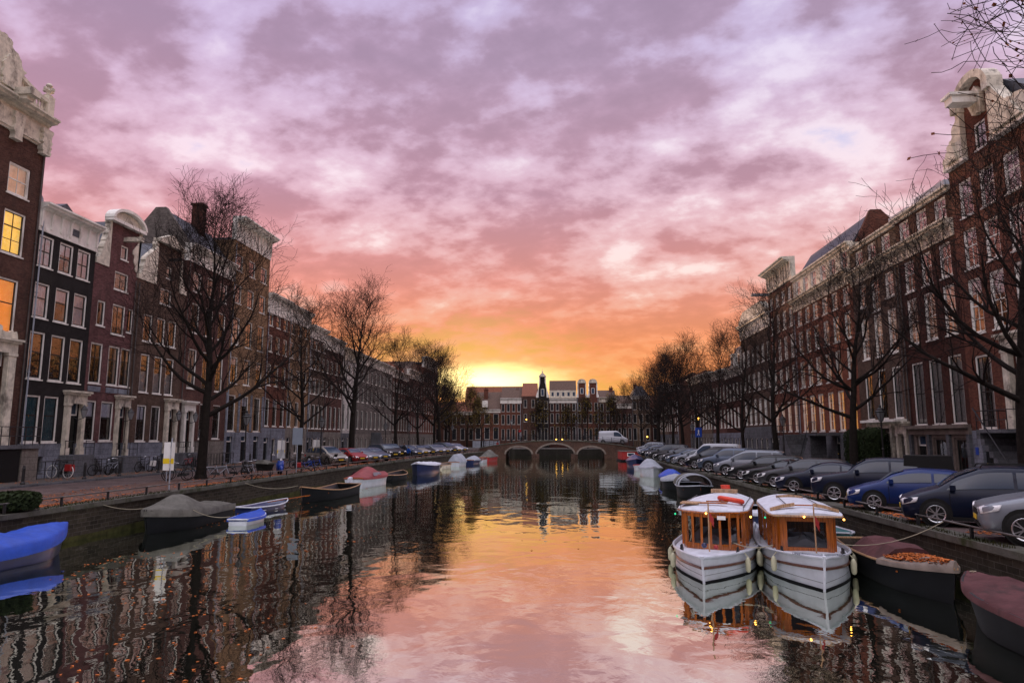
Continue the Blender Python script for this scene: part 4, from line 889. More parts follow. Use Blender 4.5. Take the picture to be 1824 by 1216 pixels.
put_tree(TC,'last bare tree before the left end of the bridge with sunset behind it',(-21.2,119,ZQ),R(250),1.12)
put_tree(TB,'thin bare tree at the left end of the bridge against the glow',(-24.5,132,ZQ),R(120),1.1)
for i,(x,y,s_,lb) in enumerate(((-22.5,137,.95,'yellow green leafy tree at the left bridge foot, the fullest one'),(-19.5,142,.85,'yellow green leafy tree beyond the left bridge foot, smaller one'),(-25,148,.9,'yellowing tree beyond the left bridge foot near the dark corner house'),(-18.,155,.75,'small yellowing tree in front of the low brick house with tiled roof'))): put_tree(TE,lb,(x,y,ZQ+.1),i*1.7,s_,'leafy trees beyond the bridge')
TG=make_tree(91,14.5,.26,[(6.4,178,32,8.4),(7.2,196,36,8.0),(7.8,160,34,7.2),(8.4,184,40,7.4),(6.8,212,34,7.)],nl=11,first=.5,spread=.9,leaves=.22,leafmat='leaf_brown',dens=1.15)
put_tree(TG,'nearest right bank tree, its twigs with a few dead leaves hanging in the corner',(15.5,15.9,ZQ),0,1.)
put_tree(TC,'tall bare tree behind the dark blue minivan on the right bank',(17.,26.8,ZQ),R(20),.88)
put_tree(TC,'large spreading bare tree behind the dark pickup truck on the right bank',(16.9,41.5,ZQ),R(0),.83)
put_tree(TB,'bare tree behind the black coupe on the right bank',(16.9,55.6,ZQ),R(170),.88)
for i,(y,ms,s_,lb) in enumerate(((65,TD,.76,'bare tree behind the silver people carrier on the right bank'),(75.5,TB,.82,'bare tree behind the silver compact off-roader on the right bank'),(87,TD,.86,'bare tree beside the blue pedestrian sign on the right bank'),(97,TC,.9,'bare tree in front of the low rosy house on the right bank'),(106,TB,.9,'bare tree in front of the ochre house, far right bank'),(114,TD,.92,'bare tree in front of the right end corner house, far right bank'),(120.5,TC,.95,'last bare tree before the right end of the bridge'))): put_tree(ms,lb,(16.8,y,ZQ),i*1.3,s_)
for i,(x,y,s_,lb) in enumerate(((13.5,153,.8,'bare tree before the grey brown house right of the van'),(17.5,152.5,.9,'bare tree before the long brick house right of the van'),(19,139,.95,'bare tree beyond the right end of the bridge'),(24,146,1.,'second bare tree beyond the right end of the bridge, further from the water'))): put_tree(TD,lb,(x,y,ZQ+.1),i*2.,s_,'leafy trees beyond the bridge')
TF=make_tree(81,9.,.16,[],nl=11,first=.3,spread=.95,leaves=.10,leafmat='leaf_yellow')
put_tree(TF,'small yellow leaved tree in front of the wide house with the white attic',(1.5,160,ZQ),0,1.,'leafy trees beyond the bridge')
put_tree(TF,'small thin tree in front of the twin gabled houses beyond the bridge',(6.,158,ZQ),2,1.2,'leafy trees beyond the bridge')
put_tree(TF,'small thin tree in front of the dark neck gable house beyond the bridge',(-5.2,160,ZQ),4,1.15,'leafy trees beyond the bridge')
put_tree(TF,'small tree in front of the brown house with cream dormers beyond the bridge',(11.,156,ZQ),5,1.25,'leafy trees beyond the bridge')
# clipped evergreens
def shrub(name,label,loc,r,h,seed,n=2600,leaf=.05,mat='hedge'):
    rn=random.Random(seed); t=thing(name,label,'shrub',loc); m=MB()
    MB().lathe([(r*.78,0),(r*.86,h*.3),(r*.82,h*.8),(r*.55,h*.95),(0,h)],(0,0,.1),12).build('foliage_core',mat,t)
    for _ in range(n):
        a=rn.uniform(0,6.283); z=rn.uniform(0,1); rr=r*(.9+.1*math.sin(3*z))*(1 if z<.82 else math.sqrt(max(0,1-((z-.82)/.2)**2)))*rn.uniform(.84,1.04)
        c=Vector((rr*math.cos(a),rr*math.sin(a),.1+h*z)); q=Vector((rn.gauss(0,1),rn.gauss(0,1),rn.gauss(0,1))).normalized()*leaf; o=q.orthogonal().normalized()*leaf
        m.quad(c+q,c+o,c-q,c-o)
    m.build('leaves',mat,t)
    MB().lathe([(.22,0),(.3,.28),(.27,.3),(0,.3)],(0,0,-.02),10).build('pot','grey_stone',t)
shrub('clipped_evergreen','tall clipped dark evergreen left of the white portico opening',(21.3,51.6,1.43),.85,2.9,1)
shrub('clipped_evergreen','tall clipped dark evergreen right of the white portico opening, nearer the camera',(21.3,48.7,1.43),.85,3.0,2)
shrub('leafy_bush','low dark leafy bush on the left quay edge at the frame edge',(-18.9,22.6,1.32),.9,.55,3,1500,.07)
# ---------------------------------------------------------------- lamps, bollards, signs
def street_lamp():
    t=thing('street_lamp','','street lamp'); m=MB().lathe([(.0,0),(.24,0),(.24,.12),(.17,.2),(.15,.75),(.18,.8),(.08,.95),(.06,1.6),(.09,1.66),(.055,1.75),(.045,3.1),(.08,3.15),(.05,3.25),(.05,3.4)],(0,0,0),10)
    m.tube((-.35,0,2.95),(.35,0,2.95),.02); m.build('pole','black_iron',t,smooth=False)
    l=MB().lathe([(.12,3.4),(.14,3.42),(.12,3.44)],(0,0,0),6)
    for i in range(6):
        a=math.pi*i/3; l.tube((.12*math.cos(a),.12*math.sin(a),3.42),(.3*math.cos(a),.3*math.sin(a),3.98),.014,.014,4)
    l.lathe([(.33,3.98),(.35,4.02),(.24,4.08),(.2,4.2),(.08,4.28),(.09,4.38),(.03,4.46),(0,4.5)],(0,0,0),8); l.build('lantern','black_iron',t)
    MB().lathe([(.11,3.44),(.285,3.97)],(0,0,0),6).build('lantern_glass','lamp_glass',t); return t
SL=street_lamp(); 
def lampat(first,loc,label):
    if first: SL.location=loc; SL['label']=label; SL['group']='old street lamps'
    else: dup(SL,loc,0,label,'old street lamps')
lampat(1,(-22.9,48.6,ZQ),'black iron street lamp right of the largest left bank tree')
lampat(0,(-21.7,61.,ZQ),'black iron street lamp left of the parked silver hatchback'); lampat(0,(-22.,85,ZQ),'black iron street lamp beside the grey off-road car, left bank'); lampat(0,(-21.9,98,ZQ),'black iron street lamp beyond the off-road car, left bank'); lampat(0,(-20.,125.5,1.6),'black iron street lamp at the left end of the bridge')
lampat(0,(20.3,45.3,ZQ+.13),'black iron street lamp in front of the clipped evergreens'); lampat(0,(19.9,63.5,ZQ+.13),'black iron street lamp in front of the house with the outside staircase, right bank'); lampat(0,(-8.9,123.2,2.6),'black iron street lamp on the bridge railing, left part'); lampat(0,(17.2,92,ZQ),'black iron street lamp among the far right bank trees')
bm=MB().lathe([(0,0),(.12,0),(.12,.1),(.075,.16),(.07,.8),(.09,.83),(.07,.87),(.05,.98),(0,1.)],(0,0,0),8).mesh('bollard','black_iron')
names=['in front of the leftmost house','in front of the black house door','in front of the purple gable house','in front of the brown gable house door','before the white door case','behind the largest tree','before the tall ochre house','right of the tall ochre house door','before the red brown house','before the second tree','before the white house','beyond the white house']
for i,y in enumerate((34.,38.6,41.8,46.0,50.5,55.,60,64.5,69,74.5,81,88)):
    o=bpy.data.objects.new('bollard',bm); COL.objects.link(o); o.location=(-27.75,y,ZQ+.1); tag(o,'black iron bollard on the left pavement edge '+names[i],'bollard','bollards on the left pavement')
def notice(label,loc,rz):
    t=thing('notice_board',label,'sign',loc,rz,'temporary parking notices')
    MB().tube((0,0,0),(0,0,2.5),.03,.03,8,True).build('post','zinc',t)
    for s_ in(-1,1):
        b=MB().add([(s_*.04,-.05,.95),(s_*.30,-.16,.95),(s_*.30,-.16,2.3),(s_*.04,-.05,2.3),(s_*.04,-.02,.95),(s_*.30,-.13,.95),(s_*.30,-.13,2.3),(s_*.04,-.02,2.3)],[(0,1,2,3),(4,5,6,7),(0,1,5,4),(1,2,6,5),(2,3,7,6),(3,0,4,7)]).build('board','sign_white',t)
        MB().quad((s_*.035,-.055,1.27),(s_*.305,-.168,1.27),(s_*.305,-.168,1.52),(s_*.035,-.055,1.52)).build('yellow_band','sign_yellow',b)
notice('white parking notice with yellow band on a post, nearest on the left quay',(-18.95,32.4,ZQ),R(-10))
notice('white parking notice with yellow band just left of the largest tree',(-22.6,38.3,ZQ),R(48)); COL.objects['notice_board.001'].scale=(.82,.82,.82); notice('white parking notice with yellow band behind the second tree bicycles',(-22.4,54.,ZQ),R(5)); notice('white parking notice with yellow band behind the street lamp near the silver hatchback',(-22.6,62.5,ZQ),R(5))
def panel_sign(label,loc,rz,w_,h_,zc,mat,extra=None):
    t=thing('road_sign',label,'sign',loc,rz); MB().tube((0,0,0),(0,0,zc+h_/2),.03,.03,8,True).build('post','zinc',t)
    b=MB().box(-w_/2,w_/2,-.05,-.03,zc-h_/2,zc+h_/2).build('panel',mat,t)
    if extra: extra(b,zc)
panel_sign('grey back of a square road sign beside the parked silver hatchback',(-18.9,48.3,ZQ),R(10),.7,1.2,2.6,'sign_back')
def ped(b,z): MB().prism([(-.05,z+.32),(.05,z+.32),(.06,z+.22),(-.06,z+.22)],-.06,-.051).prism([(-.09,z+.2),(.09,z+.2),(.05,z-.05),(.14,z-.35),(.07,z-.35),(0,z-.1),(-.1,z-.35),(-.17,z-.33),(-.05,z-.03)],-.06,-.051).build('symbol','sign_white',b)
panel_sign('blue sign with white walking figure among the right bank trees',(16.2,83,ZQ),R(8),.8,1.1,3.1,'sign_blue',ped)
def disc(b,z): MB().lathe([(0,-.07),(.28,-.07),(.28,-.052)],(0,0,z),16,'y').build('red_disc','red_paint',b)
panel_sign('round red no entry sign on a post at the bridge foot',(-8.,133,2.4),0,.3,.3,2.6,'sign_white',disc)
# wayside wall lamps beyond the bridge
for i,(x,z) in enumerate(((-1.2,2.2),(.2,2.2),(1.5,2.2))):
    t=thing('terrace_lamp',('left','middle','right')[i]+' one of three small orange lamps beyond the bridge before the white attic','lamp',(x,160,ZQ),0,'orange lamps beyond the bridge')
    MB().tube((0,0,0),(0,0,1.9),.03,.03,6).build('post','black_iron',t); MB().ball((0,0,2.0),.16,8).build('globe','shop_lamp',t)
for x,y,z,lb in((-8.1,160,6.6,'single orange lamp shining on a tall post before the steep tiled roof house'),(17.2,140,2.6,'single orange lamp shining among the trees right of the van'),(19.2,98,5.1,'single orange lamp shining in the trees before the low right houses')):
    t=thing('street_light',lb,'lamp',(x,y,ZQ)); MB().tube((0,0,0),(0,0,z-.1),.04,.03,6).build('post','black_iron',t); MB().ball((0,0,z),.16,8).build('globe','shop_lamp',t)
# ---------------------------------------------------------------- cars
PAINT={}
def paint(n,c,metal=.15,rough=.32): 
    M('paint_'+n,c,rough,metal,var=.06,vs=1.2,coat=.14); 
paint('silver',(.17,.185,.215),.4); paint('grey',(.04,.042,.048),.4); paint('black',(.006,.007,.009)); paint('navy',(.004,.008,.024)); paint('blue',(.006,.022,.11)); paint('white',(.40,.42,.46),0); paint('red',(.25,.02,.02)); paint('champagne',(.30,.28,.25),.5); paint('steel',(.07,.09,.13),.5)
KIND=dict( # L,W,H,clear,hoodz,belt,cowl,roofF,roofR,tailtop(from rear),deck z
 hatch=(4.05,1.70,1.45,.20,.72,.95,1.05,1.85,.55,.16),
 mpv=(4.65,1.84,1.70,.20,.80,1.02,.95,2.0,.35,.10),
 sedan=(4.5,1.75,1.40,.18,.70,.92,1.30,2.05,1.25,.75),
 wagon=(4.65,1.78,1.47,.18,.72,.95,1.3,2.05,.55,.15),
 coupe=(4.4,1.75,1.34,.16,.68,.88,1.35,2.15,1.5,.75),
 suv=(4.6,1.86,1.74,.27,.92,1.12,1.15,1.85,.45,.14),
 van=(5.3,1.95,2.35,.24,1.0,1.25,.75,1.75,.12,.05),
 pickup=(5.0,1.85,1.72,.28,.95,1.12,1.35,2.05,.3,.1))
CP={}
def car_geo(kind):
    if kind in CP: return CP[kind]
    L,Wd,H,cl,hz,bz,cw,rf,rr,tt=KIND[kind]; hw=Wd/2; x0=L/2
    # stations: x, zlow, belt z, roof z, half width, roof half width
    rw=hw*.80 if kind!='van' else hw*.88
    ce=bz+.015
    st=[(x0,cl+.22,hz-.16,hz-.13,hw*.72,hw*.6),(x0-.07,cl+.03,hz-.05,hz-.02,hw*.86,hw*.72),(x0-.25,cl,hz+.0,hz+.045,hw*.95,hw*.82),(x0-cw*.6,cl,(hz*.45+bz*.55)-.02,(hz*.4+bz*.6)+.04,hw,hw*.84),
        (x0-cw,cl,bz-.01,bz+.05,hw,hw*.85),(x0-(cw+rf)/2,cl,bz,(bz+H)/2+.08,hw,(hw*.85+rw)/2),(x0-rf,cl,bz+.005,H-.05,hw,rw),(x0-rf-.35,cl,bz+.01,H-.005,hw,rw*1.0),
        (-.1-.2,cl,bz+.02,H,hw,rw),(-x0+rr+.35,cl,bz+.03,H-.03,hw,rw*.98),(-x0+rr,cl,bz+.035,H-.10,hw*.99,rw*.95),(-x0+tt+.06,cl,bz+.04,bz+.10,hw*.96,hw*.82),(-x0+.06,cl+.05,bz-.02,bz+.02,hw*.92,hw*.78),(-x0,cl+.2,bz-.25,bz-.2,hw*.8,hw*.66)]
    def ring(s_):
        x,zl,zb,zr,w_,wr=s_
        h=[(0,zl),(w_*.86,zl),(w_*.985,zl+.10),(w_,zl+(zb-zl)*.55),(w_*.985,zb-.05),(w_*.95,zb),(w_*.95*.5+wr*.5+.01,(zb+zr)/2),(wr,zr-(.07 if zr-zb>.2 else .008)),(wr*.86,zr-(.015 if zr-zb>.2 else .0)),(wr*.5,zr+.012),(0,zr+.02)]
        return [(x,y,z) for y,z in h]+[(x,-y,z) for y,z in h[-2:0:-1]]
    body=MB().loft([ring(s_) for s_ in st])
    def at(x):
        for a,b in zip(st,st[1:]):
            if b[0]<=x<=a[0]: f=(a[0]-x)/(a[0]-b[0]) if a[0]!=b[0] else 0; return [a[i]+(b[i]-a[i])*f for i in range(6)]
        return list(st[-1])
    def P(x,f,sg):
        _,zl,zb,zr,w_,wr=at(x); yb,yr=w_*.95,wr; zt=zr-.07; return (x,sg*(yb+(yr-yb)*f+.014+.014*math.sin(math.pi*f)),zb+(zt-zb)*f+.004)
    wins=[]; xa=x0-cw-.22; xe=-x0+rr-.02 if kind not in('van',) else x0-rf-.7
    cuts={'van':[(xa-.15,x0-rf-.75)],'coupe':[(xa,x0-rf-.95),(x0-rf-1.02,-x0+rr-.12)]}.get(kind)
    if not cuts:
        b=x0-rf-.75; n=3 if kind in('mpv','wagon','suv') else 2; e_=(xe-.05); c=b-.95
        cuts=[(xa,b),(b-.08,c)]+([(c-.08,e_)] if n==3 or c-e_>.35 else [])
        if kind=='pickup': cuts=[(xa,b),(b-.08,b-.95)]
    for sg in(-1,1):
        for a,b in cuts:
            m=MB(); n=6; lo=[];hi=[]
            for i in range(n+1):
                x=a+(b-a)*i/n; q=at(x)
                if q[3]-q[2]<.14: continue
                lo.append([P(x,f,sg) for f in(.12,.5,.88)])
            if len(lo)>1: m.loft(lo,closed=False,caps=False); wins.append(m.mesh('side_window','car_window',True))
    def front(xs,f):
        m=MB(); r=[]
        for x in xs: q=at(x); r.append([(x+f*.012,q[5]*k,q[3]+.022-(.014 if abs(k)>.7 else 0)) for k in(-.86,-.45,0,.45,.86)])
        return m.loft(r,closed=False,caps=False)
    ws=front([x0-cw-.05,x0-(cw+rf)/2,x0-rf+.03],1).mesh('windscreen','car_window',True)
    rws=front([-x0+rr-.04,(-x0+rr-x0+tt+.06)/2,-x0+tt+.10],-1).mesh('rear_window','car_glass',True) if kind!='van' else None
    wr_=.33 if kind in('hatch','sedan','coupe','wagon') else .36 if kind!='suv' else .39
    wx=(x0-.85 if kind!='van' else x0-1.0, -x0+.85)
    arch=[];
    am=MB().lathe([(0,.0),(wr_+.055,.0),(wr_+.055,.22)],(0,0,0),20,'y').mesh('wheel_arch','rubber')
    tm=MB().lathe([(wr_*.66,.0),(wr_*.70,.0),(wr_*.97,.012),(wr_,.04),(wr_,.2),(wr_*.6,.2)],(0,0,0),22,'y').mesh('tyre','rubber',True)
    r_=MB(); r_.lathe([(wr_*.60,.012),(wr_*.67,-.004),(wr_*.71,.006)],(0,0,0),22,'y'); r_.lathe([(0,-.0),(wr_*.14,.0),(wr_*.16,.03)],(0,0,0),10,'y')
    for i in range(5):
        a=2*math.pi*i/5
        for da in(-.11,.11):
            p=Vector((math.cos(a+da*.5)*wr_*.12,.008,math.sin(a+da*.5)*wr_*.12)); q=Vector((math.cos(a+da*1.7)*wr_*.63,.008,math.sin(a+da*1.7)*wr_*.63)); r_.tube(p,q,.020,.016,4)
    rm=r_.mesh('rim','alloy')
    hlm=[]
    for sg in(-1,1):
        z=hz-.07; ya=hw*.88; m=MB(); m.loft([[(x0-.03,sg*hw*.50,z-.02),(x0-.035,sg*hw*.50,z-.14),(x0+.01,sg*hw*.48,z-.14),(x0+.01,sg*hw*.48,z-.02)],[(x0-.1,sg*hw*.80,z+.05),(x0-.1,sg*hw*.82,z-.15),(x0-.03,sg*hw*.84,z-.15),(x0-.03,sg*hw*.80,z+.02)],[(x0-.46,sg*hw*.94,z+.09),(x0-.40,sg*hw*.97,z-.05),(x0-.36,sg*hw*1.015,z-.05),(x0-.42,sg*hw*.99,z+.085)]]); hlm.append(m.mesh('headlight','headlight',True))
    gm=MB().box(x0-.03,x0+.012,-hw*.42,hw*.42,hz-.27,hz-.13).box(x0-.03,x0-.0,-hw*.6,hw*.6,cl+.12,cl+.24).mesh('grille','rubber')
    pm=MB().box(x0+.012,x0+.028,-.26,.26,cl+.25,cl+.36).mesh('number_plate','plate')
    mm=[MB().box(x0-cw-.42,x0-cw-.28,sg*(hw-.02),sg*(hw+.17),bz+.02,bz+.16) for sg in(-1,1)]
    sk=MB()
    for sg in(-1,1): sk.box(-x0+1.25,x0-1.25,sg*(hw*.90),sg*(hw+.008),cl-.01,cl+.10)
    tl=[MB().box(-x0+.02,-x0+.2,sg*hw*.78,sg*hw*.965,bz-.28,bz-.08).mesh('tail_light','tail_red') for sg in(-1,1)]
    lines=MB()
    for sg in(-1,1):
        for x in(cuts[0][0]-.05,cuts[0][1]-.04,(cuts[1][1]-.04 if len(cuts)>1 else cuts[0][1]-.5)):
            lines.box(x-.008,x+.008,sg*(hw+.001),sg*(hw+.004),cl+.15,bz-.08)
        lines.box(cuts[0][1]+.06,cuts[0][1]+.24,sg*(hw),sg*(hw+.03),bz-.16,bz-.13)
    CP[kind]=dict(body=body,wins=wins,ws=ws,rws=rws,am=am,tm=tm,rm=rm,hl=hlm,gm=gm,pm=pm,mm=mm,sk=sk.mesh('sill_trim','rubber'),tl=tl,lines=lines.mesh('door_trim','rubber'),wr=wr_,wx=wx,hw=hw,bm={})
    return CP[kind]
CARS=[]
def car(kind,col,label,x,y,deg,z=ZQ,name='parked_car',cat='car',grp='cars parked along the canal',extra=None):
    g=car_geo(kind); t=thing(name,label,cat,(x,y,z+.012),R(deg),grp); pc='paint_'+col
    if pc not in g['bm']: g['bm'][pc]=(g['body'].mesh('body',pc,True),[m.mesh('mirror',pc) for m in g['mm']])
    b=place(g['bm'][pc][0],'body',t)
    for m in g['wins']: place(m,'side_window',t)
    place(g['ws'],'windscreen',t); 
    if g['rws']: place(g['rws'],'rear_window',t)
    for m in g['bm'][pc][1]: place(m,'mirror',t)
    for m in g['hl']: place(m,'headlight',t)
    for m in g['tl']: place(m,'tail_light',t)
    place(g['gm'],'grille',t); place(g['pm'],'number_plate',t); place(g['sk'],'sill_trim',t); place(g['lines'],'door_trim',t)
    for wx in g['wx']:
        for sg in(-1,1):
            a=place(g['am'],'wheel_arch',t,(wx,sg*(g['hw']+.004),g['wr']+.03)); a.rotation_euler=(0,0,0 if sg<0 else math.pi)
            w_=place(g['tm'],'wheel',t,(wx,sg*(g['hw']+.02),g['wr'])); w_.rotation_euler=(0,(wx*7+y)%6.28,0 if sg<0 else math.pi); place(g['rm'],'rim',w_)
    if extra: extra(t,g)
    return t
def canopy(t,g): # pickup hard top
    MB().loft([[(-2.46,-.87,1.08),(-2.46,.87,1.08),(-2.38,.76,1.84),(-2.38,-.76,1.84)],[(-.75,-.87,1.08),(-.75,.87,1.08),(-.85,.76,1.84),(-.85,-.76,1.84)]]).build('cargo_canopy','rubber',t)
def rack(t,g):
    for s_ in(-1,1): MB().path([(.3,s_*.62,1.66+.0),(.25,s_*.62,1.75),(-1.5,s_*.62,1.75),(-1.55,s_*.62,1.66)],.018,5).build('roof_rail','rubber',t)
# right bank: noses towards the water, angled up the street
RC=[('suv','silver','grey silver off-road car, nearest on the right bank, cut by the frame edge',13.35,17.5),
('mpv','navy','dark blue people carrier with silver alloy wheels, second from the right frame edge',13.25,21.1),
('hatch','blue','bright blue hatchback between the dark people carrier and the pickup truck',13.0,25.2),
('pickup','navy','dark blue pickup truck with black canopy on its bed',13.4,28.4),
('sedan','navy','dark blue saloon car in front of the pickup truck with chrome hubcaps',13.1,33.0),
('wagon','grey','grey estate car half hidden behind the dark blue saloon',13.2,36.0),
('coupe','black','black coupe between the grey estate and the black estate',13.1,39.1),
('wagon','black','black estate car with multi spoke wheels next to the silver people carrier',13.2,42.4),
('mpv','silver','silver people carrier behind the black estate car on the right bank',13.3,46.6),
('suv','steel','silver blue compact off-road car fully seen from the side, right bank',13.2,51.6),
('mpv','black','black people carrier in front of the small white van, right bank',13.3,57.2),
('van','white','small white delivery van parked behind the black people carrier',13.9,60.4),
('hatch','silver','small silver hatchback left of the black people carrier, right bank',13.1,63.8),
('sedan','steel','pale blue grey saloon between the silver hatchback and the tree, right bank',13.1,67.0),
('hatch','grey','dark grey hatchback partly behind a tree trunk on the right bank',13.1,71.4),
('coupe','black','black low car left of the dark trunk on the right bank',13.1,76.),
('mpv','grey','grey people carrier among the far right bank cars',13.2,80.5),
('hatch','navy','navy hatchback among the far right bank cars',13.1,85.),
('sedan','black','black saloon among the far right bank cars',13.3,89.5),
('wagon','steel','blue grey estate among the far right bank cars',13.5,94.),
('hatch','black','black hatchback close to the right bridge ramp',13.9,99.),
('sedan','silver','silver saloon close to the right bridge ramp',14.4,104.),
('suv','silver','pale off-road car last before the right end of the bridge',15.0,109.5)]
for k,c,lb,x,y in RC: _c=car(k,c,lb,x-.85,y,180-24,extra=canopy if k=='pickup' else rack if k in('mpv',) else None); _c.scale=(.84,.84,.84) if k=='van' else (1,1,1)
LC=[('mpv','champagne','silver beige people carrier, nearest car on the left bank',-21.6,62.4),('hatch','red','dark red hatchback right beside the beige people carrier, left bank',-20.9,67.3),('sedan','silver','silver saloon between the red hatchback and the blue grey saloon, left bank',-20.7,70.8),('sedan','steel','blue grey saloon next to the big grey off-road car, left bank',-20.6,74.4),
('suv','grey','big grey off-road car on the left bank',-20.9,80.),('suv','black','black off-road car behind the big grey one, left bank',-21.2,84.2),('wagon','steel','blue grey estate car beside the people with the blue coat, left bank',-20.3,90.5),('hatch','champagne','small beige hatchback just beyond the blue grey estate, left bank',-20.,94.2),('sedan','black','black saloon in the middle of the far left bank cars',-19.9,98.2),('hatch','silver','silver hatchback with bright bonnet, far left bank',-19.3,102.),('sedan','silver','long silver saloon, far left bank',-19.0,105.5),('mpv','grey','dark people carrier before the left end of the bridge',-18.6,109.5),('hatch','white','white hatchback before the left end of the bridge',-18.2,113.),('wagon','silver','silver estate, last car before the left bridge ramp',-18.,116.8)]
for k,c,lb,x,y in LC: car(k,c,lb,x,y,-38)
car('van','white','white high roofed delivery van driving across the bridge',9.4,127.2,-3,z=BZ(9.4)-.03,name='delivery_van',cat='van',grp=None)
# ---------------------------------------------------------------- bicycles, scooter
def bike_geo(fr,tyre='rubber',bag=None,basket=False):
    m=MB(); r=.345
    w_=MB().lathe([(r-.03,-.018),(r,-.012),(r+.012,0),(r,.012),(r-.03,.018)],(0,0,0),22,'y')
    for i in range(10): a=math.pi*i/5; w_.tube((0,0,0),((r-.02)*math.cos(a),0,(r-.02)*math.sin(a)),.0035,.0035,3)
    wm=w_.mesh('wheel',tyre,True)
    F=MB(); B=(-.05,0,.30); S_=(-.22,0,.82); Hd=(.36,0,.86); Rr=(-.53,0,.345); Fr=(.55,0,.345); T=(-.2,0,.72)
    F.path([T,(.38,0,.78)],.018); F.path([B,(.4,0,.68)],.02); F.path([B,S_],.018); F.path([(.42,0,.62),Hd],.022); F.path([(.42,0,.62),Fr],.016)
    for s_ in(-.05,.05): F.path([(T[0],s_,T[2]),(Rr[0],s_,Rr[2])],.010,5); F.path([(B[0],s_,B[2]),(Rr[0],s_,Rr[2])],.010,5)
    F.path([(-.3,0,.74),(-.78,0,.72)],.02,5); F.path([(-.75,0,.72),Rr],.008,4)
    H_=MB().path([Hd,(.33,0,1.02),(.30,.25,1.04),(.15,.29,1.0)],.013,5).path([(.33,0,1.02),(.30,-.25,1.04),(.15,-.29,1.0)],.013,5)
    C=MB().lathe([(0,-.02),(.09,-.02),(.09,.02),(0,.02)],(B[0],-.05,B[2]),10,'y').box(-.5,-.05,-.065,-.05,.27,.40)
    C.path([(B[0],-.05,B[2]),(.08,-.12,.2)],.01).path([(B[0],.05,B[2]),(-.18,.12,.42)],.01)
    Sd=MB().loft([[(-.36,-.09,.86),(-.36,.09,.86),(-.36,.07,.91),(-.36,-.07,.91)],[(-.2,-.06,.87),(-.2,.06,.87),(-.2,.05,.91),(-.2,-.05,.91)],[(-.08,-.02,.87),(-.08,.02,.87),(-.08,.02,.9),(-.08,-.02,.9)]])
    return wm,[('frame',F.mesh('frame',fr)),('handlebar',H_.mesh('handlebar','chrome')),('chain_case',C.mesh('chain_case','black_iron')),('saddle',Sd.mesh('saddle','rubber'))],bag,basket
BG={}
def bike(label,x,y,deg,fr='black_iron',tyre='rubber',bag=None,basket=None,z=ZQ,tilt=6,sc=1.):
    k=(fr,tyre)
    if k not in BG: BG[k]=bike_geo(fr,tyre)
    wm,ps,_,_=BG[k]; t=thing('bicycle',label,'bicycle',(x,y,z+.008),R(deg),'bicycles parked on the left bank'); t.rotation_euler=(R(tilt),0,R(deg)); t.scale=(sc,)*3
    for n,me in ps: place(me,n,t)
    for wx in(-.53,.55): place(wm,'wheel',t,(wx,0,.357))
    if bag:
        for s_ in(-1,1): MB().loft([[(-.78,s_*.03,.38),(-.78,s_*.17,.40),(-.75,s_*.16,.74),(-.75,s_*.03,.76)],[(-.40,s_*.03,.38),(-.40,s_*.17,.40),(-.42,s_*.16,.74),(-.42,s_*.03,.76)]]).build('pannier_bag',bag,t)
    if basket: MB().loft([[(.42,-.16,.82),(.42,.16,.82),(.45,.2,1.06),(.45,-.2,1.06)],[(.68,-.14,.82),(.68,.14,.82),(.75,.18,1.06),(.75,-.18,1.06)]]).build('basket',basket,t)
    return t
ZP=ZQ+.13
bike('bicycle with white tyres and red pannier bags before the black house',-29.6,39.,172,tyre='sign_white',bag='red_paint',z=ZP,tilt=4,sc=1.08); t=COL.objects[-1]
bike('dark bicycle parked before the cream door of the black house, left of a pair',-29.3,42.2,70,z=ZP); bike('dark bicycle with pale frame, right of the pair before the black house',-29.1,43.1,95,'zinc',z=ZP)
bike('bicycle with white pannier before the brown gable house steps',-29.2,47.8,110,bag='sign_white',z=ZP); bike('dark bicycle before the purple gable house steps',-29.2,46.6,80,z=ZP)
bike('pinkish red bicycle before the white door of the mauve house',-29.1,52.3,88,'red_paint',z=ZP); bike('second reddish bicycle leaning by the railing of the mauve house',-29.0,53.6,100,'red_paint',z=ZP)
bike('dark bicycle leaning on the left side of the largest tree trunk',-22.9,40.2,200); bike('dark bicycle with basket standing left of the largest tree trunk',-22.6,39.4,190,basket='red_paint')
bike('bicycle with chrome wheels leaning right of the largest tree trunk',-20.9,41.1,15,'zinc',tilt=-5); bike('black bicycle next to the chrome wheeled one right of the tree',-20.3,42.3,5); bike('grey bicycle right of the largest tree, turned away',-19.9,43.1,-30,'zinc')
bike('black bicycle leaning against the second tree, left side',-21.9,55.0,165); bike('black bicycle leaning against the second tree, front side',-21.3,55.2,10); bike('black bicycle a little right of the second tree',-20.9,56.,30)
bike('black bicycle with basket beside the street lamp near the beige car',-20.3,59.3,15,basket='rubber'); bike('blue childs bicycle with red bag beside the grey road sign',-18.9,50.2,20,'sign_blue',bag='red_paint',sc=.9)
bike('blue bicycle right of the one with the red bag',-18.8,52.,-20,'sign_blue'); bike('dark bicycle by the railing of the red brown house',-29.,70.,92,z=ZP)
